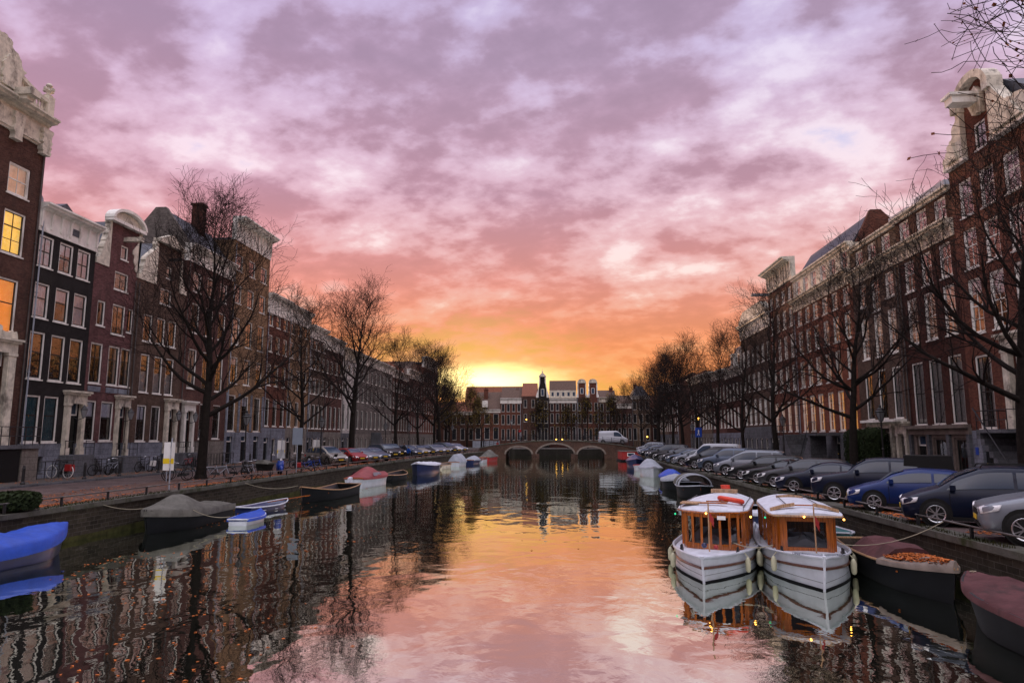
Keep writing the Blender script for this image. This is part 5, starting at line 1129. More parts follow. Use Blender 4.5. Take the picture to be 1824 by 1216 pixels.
def cargo():
    t=thing('cargo_bicycle','cargo bicycle with grey covered box between the tree bicycles and the blue scooter','cargo bicycle',(-20.3,45.1,ZQ),R(-25))
    wm,ps,_,_=BG[('black_iron','rubber')]
    for n,me in ps: place(me,n,t,(-.5,0,0))
    place(wm,'wheel',t,(-1.03,0,.357)); 
    for s_ in(-.42,.42): o=place(wm,'wheel',t,(.75,s_,.26)); o.scale=(.72,1,.72)
    MB().loft([[(.2,-.25,.35),(.2,.25,.35),(.15,.33,.8),(.15,-.33,.8)],[(1.1,-.22,.35),(1.1,.22,.35),(1.25,.3,.8),(1.25,-.3,.8)]]).build('cargo_box','rubber',t)
    MB().loft([[(.12,-.35,.8),(.12,.35,.8),(.12,.2,.98),(.12,-.2,.98)],[(.6,-.35,.8),(.6,.35,.8),(.6,.18,1.05),(.6,-.18,1.05)],[(1.28,-.32,.78),(1.28,.32,.78),(1.28,.15,.88),(1.28,-.15,.88)]]).build('rain_cover','tarp_grey',t)
cargo()
def scooter():
    t=thing('motor_scooter','bright blue motor scooter with clear windshield on the left bank','scooter',(-19.4,46.6,ZQ),R(-60)); B='paint_scoot'; M(B,(.008,.045,.30),.3,var=.08,coat=.5)
    b=MB(); b.loft([[(-.85,-.1,.5),(-.85,.1,.5),(-.85,.1,.62),(-.85,-.1,.62)],[(-.6,-.2,.32),(-.6,.2,.32),(-.6,.17,.75),(-.6,-.17,.75)],[(-.25,-.2,.28),(-.25,.2,.28),(-.25,.15,.72),(-.25,-.15,.72)],[(-.1,-.18,.25),(-.1,.18,.25),(-.1,.15,.34),(-.1,-.15,.34)],[(.2,-.18,.25),(.2,.18,.25),(.2,.15,.32),(.2,-.15,.32)],[(.35,-.22,.3),(.35,.22,.3),(.32,.22,.95),(.32,-.22,.95)],[(.48,-.12,.4),(.48,.12,.4),(.42,.12,.95),(.42,-.12,.95)]]).lathe([(0,-.1),(.2,-.09),(.28,0),(.2,.09),(0,.1)],(.62,0,.36),10,'y')
    b.build('body',B,t,smooth=True)
    for x in(-.6,.62): w_=MB().lathe([(.09,-.06),(.2,-.06),(.235,0),(.2,.06),(.09,.06)],(x,0,.235),14,'y').build('wheel','rubber',t,smooth=True); MB().lathe([(0,-.062),(.09,-.065),(.12,-.05)],(x,0,.235),12,'y').build('rim','alloy',w_)
    MB().loft([[(-.75,-.14,.75),(-.75,.14,.75),(-.75,.1,.84),(-.75,-.1,.84)],[(-.2,-.13,.72),(-.2,.13,.72),(-.2,.1,.8),(-.2,-.1,.8)]]).build('seat','rubber',t)
    MB().path([(.38,0,.9),(.34,0,1.05)],.04).path([(.32,-.33,1.08),(.34,0,1.05),(.32,.33,1.08)],.018).build('handlebar','rubber',t); MB().lathe([(0,.0),(.08,.01),(.09,-.04)],(.46,0,1.02),10,'x').build('headlight','headlight',t)
    MB().add([(.36,-.26,1.1),(.36,.26,1.1),(.22,.2,1.65),(.22,-.2,1.65),(.40,0,1.1),(.28,0,1.7)],[(0,4,5,3),(4,1,2,5)]).build('windshield','lamp_glass',t)
scooter()
# ---------------------------------------------------------------- people
def person(label,loc,rz,top,legs,pose='stand',sc=1.):
    t=thing('person',label,'person',loc,rz); t.scale=(sc,)*3
    v=[];e=[];rad=[]
    def n(p,r,par=None):
        v.append(p); rad.append(r); 
        if par is not None: e.append((par,len(v)-1))
        return len(v)-1
    if pose=='bike': kn=[(.35,.1,.62),(.25,-.1,.42)]; ft=[(.12,.1,.22),(.1,-.1,.08)]; hd=[(.45,.22,1.12),(.45,-.22,1.12)]; pz=.95; ln=.12
    elif pose=='crouch': kn=[(.3,.12,.45),(.28,-.12,.42)]; ft=[(.05,.12,.06),(.0,-.12,.06)]; hd=[(.5,.15,.55),(.5,-.15,.5)]; pz=.5; ln=.2
    else: kn=[(.08,.1,.5),(-.04,-.1,.5)]; ft=[(.12,.1,.07),(-.16,-.1,.09)]; hd=[(.12,.27,.82),(-.1,-.27,.82)]; pz=.93; ln=.02
    p=n((0,0,pz),.14); c=n((ln*.5,0,pz+.25),.15,p); s_=n((ln,0,pz+.46),.14,c); k=n((ln*1.1,0,pz+.57),.055,s_); h=n((ln*1.2,0,pz+.68),.09,k); n((ln*1.25,0,pz+.78),.085,h)
    for i,sg in enumerate((1,-1)):
        q=n((0,sg*.1,pz-.06),.095,p); q=n(kn[i],.065,q); q=n(ft[i],.045,q); n((ft[i][0]+.16,ft[i][1],ft[i][2]-.02),.035,q)
        a=n((ln,sg*.19,pz+.44),.06,s_); b=n(((hd[i][0]+ln)*.42-.05,sg*.25,(pz+.44+hd[i][2])/2),.045,a); n(hd[i],.035,b)
    me=bpy.data.meshes.new('body'); me.from_pydata(v,e,[]); o=bpy.data.objects.new('body',me); COL.objects.link(o); o.parent=t
    o.modifiers.new('skin','SKIN'); o.modifiers.new('sub','SUBSURF').levels=1; o.modifiers['sub'].render_levels=1
    sv=me.skin_vertices[0].data
    for i,r in enumerate(rad): sv[i].radius=(r,r*(1. if i>3 else 1.15))
    sv[0].use_root=True; me.materials.append(MATS['cloth_'+top])
    hx=ln*1.22; MB().lathe([(0,0.0),(.10,.02),(.118,.1),(.09,.19),(0,.22)],(hx-.02,0,pz+.66),10).build('hair','cloth_dark',t,smooth=True)
    for sg in(1,-1): MB().tube((0,sg*.1,pz-.04),kn[0 if sg>0 else 1],.115,.085,8,True).tube(kn[0 if sg>0 else 1],ft[0 if sg>0 else 1],.085,.06,8,True).build('trouser_leg','cloth_'+legs,t,smooth=True)
    MB().ball((hx+.035,0,pz+.73),.082,8,1.15).build('face','skin',t,smooth=True)
M('cloth_dark',(.02,.02,.025),.9); M('cloth_blue',(.01,.06,.32),.9); M('cloth_red',(.35,.03,.03),.9); M('cloth_grey',(.15,.15,.17),.9); M('skin',(.45,.28,.2),.6)
person('person in a bright blue coat crouching beside a bicycle on the left quay',(-19.6,87.3,ZQ),R(-60),'blue','dark','crouch')
person('person in dark coat standing beside the one in the blue coat, left quay',(-19.9,86.3,ZQ),R(-80),'dark','dark')
person('person in dark clothes riding a bicycle across the bridge',(4.2,124.6,BZ(4.2)+.08),R(180),'dark','dark','bike')
person('person in dark coat walking on the left part of the bridge',(-7.3,124.6,BZ(-7.3)+.04),R(0),'grey','dark')
person('person in reddish coat walking beyond the left end of the bridge',(-12.6,136,ZQ),R(90),'red','dark')
person('person in dark coat walking past the right bridge end',(14.2,121.,ZQ+.25),R(-90),'dark','grey')
person('person in dark coat standing at the left bridge end railing',(-14.0,124.,1.85),R(20),'dark','dark')
bike('bicycle ridden across the bridge',4.2,124.6,180,z=BZ(4.2)+.05,tilt=0)['group']='bicycle on the bridge'
bike('bicycle held by the crouching person in blue on the left quay',-18.9,87.6,-60)
# ---------------------------------------------------------------- boats
def hull(L,B,zb,zm,zs,dr=.28,full=.55,tran=.72,n=18):
    """bow +x. returns half beam b(x), sheer z(x)"""
    def b(t): # t 0 stern..1 bow
        if t>full: q=(t-full)/(1-full); return B/2*max(.015,(1-q**2.1))
        q=(full-t)/full; return B/2*(1-(1-tran)*q**2.2)
    def z(t): q=(t-.4); return zm+(zb-zm)*(q/.6)**2 if q>0 else zm+(zs-zm)*(q/.4)**2
    return b,z
def hull_mb(L,b,z,dr=.28,n=18,inner=False,rake=.25,fb=.84,fq=.28):
    m=MB(); rg=[]
    for i in range(n+1):
        t=i/n; x=-L/2+L*t; h=b(t); s=z(t); q=max(0,(t-.75)/.25); flare=fb-fq*q
        def X(zz): return x+ rake*q*(zz/max(s,.1))*.9-rake*q*.9
        pr=[(0.,-dr*(1-q*.5)),(h*.55*flare,-dr*.8*(1-q*.5)),(h*(flare+.06),.02),(h*(flare*.4+.57),s*.5),(h,s)]
        if inner: pr=[(0,.12),(h*.5*flare,.13),(h*.8*flare,.2),(h*(flare*.4+.57)*.92,s*.55),(h*.95,s-.01)]
        rg.append([(X(zz),-y,zz) for y,zz in pr[::-1]]+[(X(zz),y,zz) for y,zz in pr[1:]])
    m.loft(rg,closed=False,caps=False)
    a=rg[0]; m.add(a,[tuple(range(len(a)))])
    return m
def rail_pts(L,b,z,sg,rake=.25,dz=0.,out=.0,t0=0,t1=1,n=18):
    r=[]
    for i in range(n+1):
        t=t0+(t1-t0)*i/n; r.append((-L/2+L*t,sg*(b(t)+out),z(t)+dz))
    return r
def cover_mb(L,b,z,hf,t0=0.,t1=1.,n=44,out=.05,seed=0,drop=.10,wr=.06):
    rg=[]
    for i in range(n+1):
        t=t0+(t1-t0)*i/n; x=-L/2+L*t; h=b(t)+out; s=z(t); H=hf(t); r=[]
        r.append((x,-h,s-drop))
        for k in range(13):
            f=-1+k/6; y=h*f; zz=s+.02+H*(1-abs(f)**1.6)+(noise.noise(Vector((x*1.1,y*1.7,seed)))*1.3+abs(noise.noise(Vector((x*3.1+y*1.5,y*2.2,seed+5))))*1.6)*wr*(1-abs(f)**4); r.append((x,y,zz))
        r.append((x,h,s-drop)); rg.append(r)
    m=MB().loft(rg,closed=False,caps=False)
    for a in(rg[0],rg[-1]): m.add(a,[tuple(range(len(a)))])
    return m
def boat(label,x,y,deg,L,B,zs,hullm,kind='open',cm='tarp_grey',hf=None,railm='varnish',name='moored_boat',seed=1,full=.55,tran=.72,**k):
    t=thing(name,label,'boat',(x,y,0),R(deg),k.get('grp','boats moored along the canal')); b,z=hull(L,B,*zs,full=full,tran=tran)
    hull_mb(L,b,z).build('hull',hullm,t,smooth=True)
    r=MB()
    for sg in(-1,1): r.path(rail_pts(L,b,z,sg,out=.01),.035,5)
    r.path([(-L/2,-b(0),z(0)),(-L/2,b(0),z(0))],.035,5); r.build('gunwale',railm,t)
    if kind=='cover':
        hf=hf or (lambda u:.32*math.sin(math.pi*min(1,max(0,u)))**.6)
        cover_mb(L,b,z,hf,seed=seed,drop=k.get('drop',.1)).build('cover',cm,t,smooth=True)
    else:
        hull_mb(L,b,z,inner=True).build('inside',k.get('inm','brown_stone'),t,smooth=True)
        for f in(.25,.5,.72): xx=-L/2+L*f; MB().box(xx-.13,xx+.13,-b(f)*.92,b(f)*.92,z(f)-.22,z(f)-.18).build('bench',k.get('bm','varnish'),t)
        c0=k.get('fore')
        if c0: cover_mb(L,b,z,lambda u:.12,c0,1.,8,seed=seed).build('foredeck',cm,t,smooth=True)
    if k.get('motor'):
        m=MB(); m.loft([[(-L/2-.35,-.14,z(0)+.05),(-L/2-.35,.14,z(0)+.05),(-L/2-.32,.11,z(0)+.42),(-L/2-.32,-.11,z(0)+.42)],[(-L/2+.05,-.13,z(0)+.05),(-L/2+.05,.13,z(0)+.05),(-L/2+.0,.1,z(0)+.36),(-L/2+.0,-.1,z(0)+.36)]]).box(-L/2-.2,-L/2-.08,-.06,.06,-.3,z(0)+.05)
        o=m.build('outboard_motor',k.get('mm','rubber'),t)
        if k.get('mb'): MB().box(-L/2-.37,-L/2+.06,-.145,.145,z(0)+.14,z(0)+.26).build('stripe','sign_yellow',o)
    return t,b,z
def moor(label,pts,r=.012):
    m=MB(); o=[]
    for p,q in zip(pts,pts[1:]):
        p=Vector(p);q=Vector(q)
        for i in range(9): f=i/8; c=p.lerp(q,f); c.z-=.35*4*f*(1-f)*min(1,(p-q).length/4); o.append(c)
    tag(m.path(o,r,5).build('mooring_rope','rope'),label,'rope')
# left bank boats
boat('boat under a bright blue tarpaulin cut by the left frame edge',-17.0,19.9,86,5.6,1.9,(.95,.62,.6),'boat_blue','cover','tarp_blue',lambda u:.34*math.sin(math.pi*u)**.7-.12*math.exp(-((u-.62)/.1)**2),full=.6,seed=3,drop=.3,railm='boat_blue')
boat('boat under a dirty grey tarpaulin with a tall ridge against the left quay',-16.7,30.0,-88,6.4,2.2,(.95,.7,.62),'boat_black','cover','tarp_grey',lambda u:.46*math.exp(-((u-.62)/.16)**2)+.15*math.sin(math.pi*u)**.5,full=.6,seed=5,drop=.25,railm='boat_black')
t,b,z=boat('small white dinghy with blue deck beside the grey covered boat',-14.3,31.2,95,2.9,1.2,(.36,.26,.28),'boat_white','cover','tarp_blue',lambda u:.03,full=.5,seed=4,railm='roof_white')
t,b,z=boat('low blue rowing boat with an oar near the grey covered boat',-15.9,36.6,80,4.,1.4,(.42,.26,.3),'boat_blue','open',inm='boat_blue',bm='roof_white',railm='roof_white')
tag(MB().path([(-15.9,36.8,.36),(-14.9,39.6,.46)],.022,6).box(-14.95,-14.75,39.5,40.,.44,.48).build('oar','varnish'),'wooden oar lying across the low blue rowing boat','oar')
boat('long black open sloop with wooden stern and white motor, left bank',-15.0,43.6,-95,7.2,2.2,(.95,.55,.68),'boat_black','open',inm='black_iron',railm='pale_wood',motor=1,mm='roof_white',tran=.8)
t,b,z=boat('white clinker boat with dark red cover over its cabin, left bank',-15.3,54.6,82,6.,2.1,(.95,.72,.75),'boat_white','cover','tarp_red',lambda u:.62*math.exp(-((u-.4)/.22)**2)+.16*math.sin(math.pi*u)**.5,seed=8)
for s_ in(-1,1): MB().quad((-1.5,s_*.97,.86),(.1,s_*.97,.86),(-.1,s_*.83,1.12),(-1.3,s_*.83,1.12)).build('cover_window','boat_glass' and 'car_glass',t)
boat('dark open boat with rounded wooden rim beyond the red covered boat',-15.2,62.6,88,5.4,1.95,(.75,.5,.55),'boat_black','open',inm='black_iron',railm='pale_wood',tran=.6)
boat('big dark blue boat with white canvas cover, left bank',-14.5,73.,-92,7.4,2.5,(1.25,.95,1.),'boat_blue','cover','roof_white',lambda u:.22*math.sin(math.pi*u)**.5,seed=2)
boat('cream open boat with a small red flag, far left bank',-14.6,84.5,85,5.,1.9,(.7,.5,.5),'cream_stone','open',inm='brown_stone',railm='pale_wood')
boat('boat hidden under a square pale blue canopy, far left bank',-13.9,92.5,85,5.,2.1,(.8,.6,.6),'boat_white','cover','tarp_light',lambda u:.95*(1 if .1<u<.75 else .2),seed=7)
boat('small blue boat with white and blue cover, far left bank',-12.9,100.5,83,4.6,1.9,(.8,.6,.6),'boat_blue','cover','tarp_light',lambda u:.5*math.sin(math.pi*u),seed=6)
boat('small white and red boat between the blue boat and the red boat',-12.2,105.,83,4.,1.7,(.7,.5,.5),'boat_white','open',railm='red_paint')
boat('bright red boat with pointed grey canopy nearest the bridge, left bank',-11.6,111.5,80,6.2,2.3,(1.0,.8,.7),'red_paint','cover','tarp_grey',lambda u:1.0*math.exp(-((u-.45)/.25)**2),seed=9)
# right bank boats
t=thing('houseboat_shed','dark red floating cabin with a white framed window by the right bridge end','boat',(11.0,114.5,0),R(3))
MB().box(-1.7,1.7,-2.5,2.5,-.3,.25).build('hull','boat_black',t); MB().box(-1.5,1.5,-2.3,2.3,.25,1.55).build('cabin','red_paint',t); MB().box(-1.6,1.6,-2.4,2.4,1.55,1.62).build('roof','tarp_grey',t)
f=MB().box(-.6,.6,-2.36,-2.30,.75,1.35).build('window_frame','sign_white',t); MB().box(-.48,.48,-2.38,-2.361,.84,1.26).build('window_pane','car_glass',f)
boat('dark blue boat with glazed blue canopy, far right bank',9.6,91.5,-93,6.5,2.4,(1.1,.8,.8),'boat_blue','cover','boat_blue',lambda u:.75*math.exp(-((u-.45)/.25)**2),seed=2)
boat('small white boat with red trim, far right bank',9.2,81.,-95,5.,1.9,(.8,.6,.6),'boat_white','open',railm='red_paint')
boat('boat with flapping pale grey tarpaulin, right bank',8.9,70.5,-92,6.4,2.3,(.95,.8,.8),'boat_white','cover','tarp_light',lambda u:.75*math.exp(-((u-.3)/.3)**2)+.1,seed=12)
boat('dark boat with blue round canopy beyond the arched canopy sloop',9.1,58.8,-90,4.6,1.8,(.8,.6,.6),'boat_black','cover','tarp_blue',lambda u:.55*math.sin(math.pi*u)**.5,seed=1)
t,b,z=boat('small grey rounded boat cover just behind the arched canopy sloop',8.5,53.2,-90,4.4,1.9,(.85,.65,.7),'boat_black','cover','tarp_light',lambda u:.4*math.sin(math.pi*u)**.5,seed=11)
t,b,z=boat('black sloop with arched canopy hoop behind the white saloon boats',8.6,46.2,-92,5.6,2.2,(.9,.7,.75),'boat_black','open',inm='boat_black',railm='zinc')
mh=MB()
for s_,xx in((0,.3),(.0,.55),(0,-.6)): mh.path([(xx,1.05*math.cos(R(a)),.72+.72*math.sin(R(a))) for a in range(0,181,15)],.045,6)
mh.build('canopy_hoop','zinc',t); rg=[[(xx,1.03*math.cos(R(a)),.72+.70*math.sin(R(a))) for a in range(0,181,12)] for xx in(-2.4,-1.5,-.6,.0,.55)]; MB().loft(rg,closed=False,caps=False).build('canopy','tarp_grey',t,smooth=True)
boat('open boat with pale deck between the two saloon boats and the quay',8.9,32.0,-90,5.,1.9,(.7,.55,.6),'boat_blue','open',cm='roof_white',inm='roof_white',fore=.6,railm='roof_white')
boat('small white tender with orange rope behind the left saloon boat',6.3,31.6,-90,3.8,1.5,(.7,.5,.5),'boat_white','open',railm='pale_wood')
boat('teal open motor boat full of gear beside the quay behind the maroon covered boat',9.37,25.9,-90,4.6,1.3,(.75,.6,.65),'teal_paint','open',inm='teal_paint',railm='roof_white',motor=1,mb=1,tran=.9)
# dark boat with maroon mid cover, leaves on its foredeck
t,b,z=boat('black sloop with maroon tent cover amidships and leaves on its foredeck',9.15,20.0,-92,6.0,1.66,(.84,.62,.70),'boat_black','open',cm='brown_stone',inm='brown_stone',railm='pale_wood',fore=.62,tran=.75)
rg=[]
for i in range(9):
    u=.26+.36*i/8; x=-3+6*u; h=b(u)*.9; H=.36+.05*math.sin(i*1.3); rg.append([(x,-h,z(u)+.0),(x,-h*.5,z(u)+H*.85),(x,0,z(u)+H*(1.0-.05*(i%2))),(x,h*.5,z(u)+H*.85),(x,h,z(u)+.0)])
MB().loft(rg,closed=False,caps=True).build('tent_cover','tarp_maroon',t,smooth=False)
rn=random.Random(5); lf=MB()
for _ in range(900):
    u=rn.uniform(.60,.97); x=-3+6*u; y=rn.uniform(-1,1)*b(u)*.85; f=y/b(u); zz=z(u)+.04+.12*(1-abs(f)**1.6)+rn.uniform(0,.03); a=rn.uniform(0,6.28); s_=.05; lf.quad((x+s_*math.cos(a),y+s_*math.sin(a),zz),(x-s_*math.sin(a),y+s_*math.cos(a),zz+.02),(x-s_*math.cos(a),y-s_*math.sin(a),zz),(x+s_*math.sin(a),y-s_*math.cos(a),zz+.01))
o=lf.build('deck_leaves','leaf_orange',t); 
t,b,z=boat('black barge under a flat maroon cover, cut by the right frame edge',9.02,12.0,90,9.0,2.0,(.86,.66,.66),'boat_black','cover','tarp_maroon',lambda u:.10*math.sin(math.pi*u)**.4+.02,full=.72,seed=15,railm='black_iron')
MB().tube((4.3,-.07,.92),(4.3,.07,.92),.015).tube((4.3,0,.8),(4.3,0,.94),.02).build('bow_cleat','rope',t)
# the two saloon boats
def saloon(label,x,y,deg,L,B,flat):
    t=thing('saloon_boat',label,'boat',(x,y,0),R(deg)); zs=(.84,.60,.66) if flat else (.68,.56,.62)
    b,z=hull(L,B,*zs,full=.58,tran=.7); hull_mb(L,b,z,dr=.35,n=28,rake=.35,fb=.93,fq=.12).build('hull','boat_white',t,smooth=True)
    def X(i,tt): return -L/2+L*tt
    for dz,r_,mt,nm in((-.27,.038,'dark_wood','rubbing_strake'),(0.02,.035,'boat_white','cap_rail')):
        m=MB()
        for sg in(-1,1):
            pts=[]
            for i in range(27):
                tt=i/26; s=z(tt); q=max(0,(tt-.75)/.25); fl=.93-.12*q; zz=s+dz; fr=zz/s
                w_=b(tt)*((fl*.4+.57)+(1-(fl*.4+.57))*max(0,(fr-.5)/.5)); xx=-L/2+L*tt+.35*q*fr*.9-.35*q*.9
                pts.append((xx,sg*(w_+.02),zz))
            m.path(pts,r_,6)
        m.build(nm,mt,t)
    bt=MB()
    for sg in(-1,1):
        rg=[]
        for i in range(29):
            tt=i/28; q=max(0,(tt-.75)/.25); fl=.93-.12*q; s_=z(tt); xx=-L/2+L*tt
            rg.append([(xx+.35*q*(zz/s_)*.9-.35*q*.9+.004,sg*(b(tt)*(fl+.06)*k_+.006),zz) for zz,k_ in((-.12,.97),(.02,1.0),(.045,.999))])
        bt.loft(rg,closed=False,caps=False)
    bt.build('dark_reflection_band','boat_black',t)  # added dark strip, stands in for the dark reflection just below the hull
    ps=MB()
    for zz in(.20,):
        for sg in(-1,1):
            pt=[]
            for i in range(29):
                tt=i/28; q=max(0,(tt-.75)/.25); fl=.93-.12*q; s_=z(tt); lo_,hi_=b(tt)*(fl+.06),b(tt)*(fl*.4+.57); w_=lo_+(hi_-lo_)*min(1,(zz-.02)/(s_*.5-.02)); pt.append((-L/2+L*tt+.35*q*(zz/s_)*.9-.35*q*.9,sg*(w_+.001),zz))
            ps.path(pt,.006,4)
    ps.build('plank_seam','tarp_grey',t)
    # keel line at the stem
    MB().path([(L/2-.315,0,-.1),(L/2-.16,0,z(1)*.5),(L/2,0,z(1)+.06)],.035,6).build('stem','roof_white',t)
    # deck
    rg=[[(-L/2+L*i/20+ (0),-b(i/20)*.97,z(i/20)-.06),(-L/2+L*i/20,0,z(i/20)-.02),(-L/2+L*i/20,b(i/20)*.97,z(i/20)-.06)] for i in range(20)]
    MB().loft(rg,closed=False,caps=False).build('deck','roof_white',t)
    if flat:
        cm=MB()
        for sg in(-1,1): cm.loft([[(L/2-.15,sg*.02,z(1)-.0),(L/2-.15,sg*.06,z(1)-.0),(L/2-.12,sg*.06,z(1)+.1),(L/2-.12,sg*.02,z(1)+.1)],[(L/2-1.0,sg*(b(1-1./L)-.05),z(1-1./L)),(L/2-1.0,sg*(b(1-1./L)+.0),z(1-1./L)),(L/2-1.0,sg*(b(1-1./L)+.0),z(1-1./L)+.08),(L/2-1.0,sg*(b(1-1./L)-.05),z(1-1./L)+.08)]])
        cm.build('bulwark','boat_white',t)
    # cabin outline (x forward)
    xf=L/2-2.55; xb=-L/2+1.3; zb_=.60; zt_=1.62; hw=B/2-.28
    if flat: outl=[(xf,-hw*.74),(xf,hw*.74),(xf-.22,hw*.86),(xf-.55,hw*.93),(xf-1.1,hw),(xf-2.2,hw),(xf-3.3,hw),(xb,hw*.9)]; pr=[(xf,hw*.74),(xf-.22,hw*.86),(xf-.55,hw*.93),(xf-1.2,hw),(xf-2.3,hw),(xf-3.4,hw),(xb+.3,hw*.93)]
    else: pr=[(xf+.25,.0),(xf+.22,hw*.28),(xf+.12,hw*.56),(xf-.08,hw*.80),(xf-.45,hw*.95),(xf-1.2,hw),(xf-2.3,hw),(xf-3.4,hw),(xb+.3,hw*.93)]
    posts=[(a,c) for a,c in pr]+[(a,-c) for a,c in pr if c>0]
    full_=([(a,c) for a,c in pr][::-1]+[(a,-c) for a,c in pr if c>0])
    pm=MB()
    for a,c in posts: MB().box(a-.035,a+.035,c-.035,c+.035,zb_,zt_).build('window_post','varnish',t)
    if flat:
        for c in(-hw*.63,hw*.63): MB().box(xf-.03,xf+.04,c-.05,c+.05,zb_,zt_).build('window_post','varnish',t)
    def wallstrip(z0,z1,side=False):
        m=MB()
        for (a,c),(a2,c2) in zip(full_,full_[1:]):
            if side and abs(a-a2)<.01: continue
            m.add([(a,c,z0),(a2,c2,z0),(a2,c2,z1),(a,c,z1),(a-.04,c*.96,z0),(a2-.04,c2*.96,z0),(a2-.04,c2*.96,z1),(a-.04,c*.96,z1)],[(0,1,2,3),(4,5,6,7),(3,2,6,7),(0,1,5,4)])
        return m
    wallstrip(zb_-.12,zb_+.13).build('cabin_side','varnish',t); wallstrip(zt_-.13,zt_+.01).build('cabin_head','varnish',t)
    if flat:
        for sg in(-1,1):
            MB().box(xf-.02,xf+.03,sg*hw*.60,sg*hw*.74,zb_,zt_).build('front_panel','varnish',t)
            MB().add([(xf+.02,sg*hw*.74,zb_),(xf-.22,sg*hw*.87,zb_),(xf-.22,sg*hw*.87,zt_),(xf+.02,sg*hw*.74,zt_),(xf-.02,sg*hw*.70,zb_),(xf-.26,sg*hw*.83,zb_),(xf-.26,sg*hw*.83,zt_),(xf-.02,sg*hw*.70,zt_)],[(0,1,2,3),(4,5,6,7),(0,3,7,4),(1,2,6,5)]).build('corner_panel','varnish',t)
        MB().box(xf-.02,xf+.035,-hw*.6,hw*.6,zt_-.17,zt_).box(xf-.02,xf+.035,-hw*.6,hw*.6,zb_,zb_+.12).build('front_frame','varnish',t)
        wallstrip(zt_-.28,zt_-.12,True).build('cabin_arch_head','varnish',t)
    MB().box(xb+.4,xf-.1,-hw*.85,hw*.85,zt_-.06,zt_-.02).build('ceiling','brown_stone',t)
    gm=MB()
    for (a,c),(a2,c2) in zip(full_,full_[1:]): gm.quad((a-.015,c*.985,zb_+.1),(a2-.015,c2*.985,zb_+.1),(a2-.015,c2*.985,zt_-.1),(a-.015,c*.985,zt_-.1))
    gm.build('cabin_glass','boat_glass',t)
    MB().quad((xb+.3,-hw*.93,zb_-.1),(xb+.3,hw*.93,zb_-.1),(xb+.3,hw*.93,zt_),(xb+.3,-hw*.93,zt_)).build('aft_bulkhead','varnish',t)
    # roof : cambered with overhang
    N=16; rg=[]
    xs=[xf+.32-(xf+.32-xb+.15)*(i/N) for i in range(N+1)]
    for i,xx in enumerate(xs):
        u=i/N; w_=(hw+.10)*(min(1,(.90 if flat else .55)+ (1.2 if flat else 2.6)*u)) if u<.3 else (hw+.10)*(1-.25*max(0,(u-.6)/.4)**2)
        if not flat: 
            v=min(1,u/.16); w_=(hw+.10)*math.sqrt(max(.02,1-(1-v)**2)) if u<.16 else w_
        lift=.05*math.sin(math.pi*u)
        r=[(xx,-w_,zt_-.0)]+[(xx,w_*f,zt_+.05+.17*(1-f*f)*min(1,.35+u*3)+lift) for f in[-1+k/5 for k in range(11)]]+[(xx,w_,zt_-.0)]
        rg.append(r)
    MB().loft(rg,closed=True,caps=True).build('roof','roof_white',t,smooth=False)
    edge=MB()
    for sg in(0,-1): edge.path([(r[1][0],r[1][1] if sg==0 else -r[1][1],zt_+.01) for r in rg],.028,5)
    edge.path([(rg[0][k][0]+.01,rg[0][k][1],zt_+.012) for k in range(1,12)],.028,5); edge.build('roof_edge','pale_wood' if flat else 'varnish',t)
    if flat:
        for xx,ya,yb_ in((xf-.25,-hw*1.02,-hw*.28),(xf-.25,hw*.28,hw*1.02),(xf-3.1,-hw*.45,hw*.45)): 
            zz=lambda y:zt_+.05+.17*(1-(y/hw)**2)+.03
            MB().loft([[(xx-.07,y,zz(y)),(xx+.07,y,zz(y)),(xx+.07,y,zz(y)+.09),(xx-.07,y,zz(y)+.09)] for y in(ya,(ya+yb_)/2,yb_)]).build('roof_batten','pale_wood',t)
        for y in(-.45,.45): MB().path([(xf-.25,y,zt_+.26),(xf-3.1,y*.9,zt_+.31)],.014,5).build('roof_runner','black_iron',t)
        MB().path([(xf-.3,-hw*.28,zt_+.26),(xf-.3,hw*.28,zt_+.26)],.02,5).build('roof_bar','varnish',t)
    else:
        MB().box(xb+.4,xb+.75,-.45,.45,zt_+.24,zt_+.36).build('roof_hatch','pale_wood',t)
        MB().box(xf-.35,xf-.25,.0-.35,.45,zt_+.23,zt_+.26).box(xf-.7,xf-.62,-.2,.45,zt_+.25,zt_+.28).build('roof_batten','varnish',t)
        MB().path([(xf-.3,-.1,zt_+.25),(xf-.45,-.95,zt_+.20)],.03,5).box(xf-.9,xf-.3,-.95,-.4,zt_+.19,zt_+.23).build('boarding_plank','pale_wood',t)
        g=MB()
        for sg in(-1,1):
            P_=[(xf-.2-.5*i,sg*(hw-.03),zt_+.16) for i in range(9)]; g.path(P_,.012,4)
            for p_ in P_[::1]: g.tube((p_[0],p_[1],zt_+.05),p_,.010,.010,4)
        g.build('grab_rail','black_iron',t)
    # navigation lamps, flag staff
    for (a,c,zz,mt,nm) in((xf+.40,-.1,zt_+.0,'amber_lamp','bow_light'),(xf-.3,hw+.16,zt_-.12,'amber_lamp','side_light'),(xf-.3,-(hw+.16),zt_-.12,'green_lamp','side_light')):
        MB().ball((a,c,zz),.030 if mt=='amber_lamp' else .03,8).build(nm,mt,t)
    fs=MB().path([(L/2-1.1,.08 if not flat else 0,.7),(L/2-1.18,.08 if not flat else 0,2.0)],.02,6).build('flag_staff','pale_wood',t)
    m=MB(); rg=[[(L/2-1.2-.01*j,(.0 if flat else .08)+.035*j-.015*((i+j)%2),1.82-.06*i-.06*j) for i in range(5)] for j in range(5)]; m.loft(rg,closed=False,caps=False).build('flag','red_paint',fs)
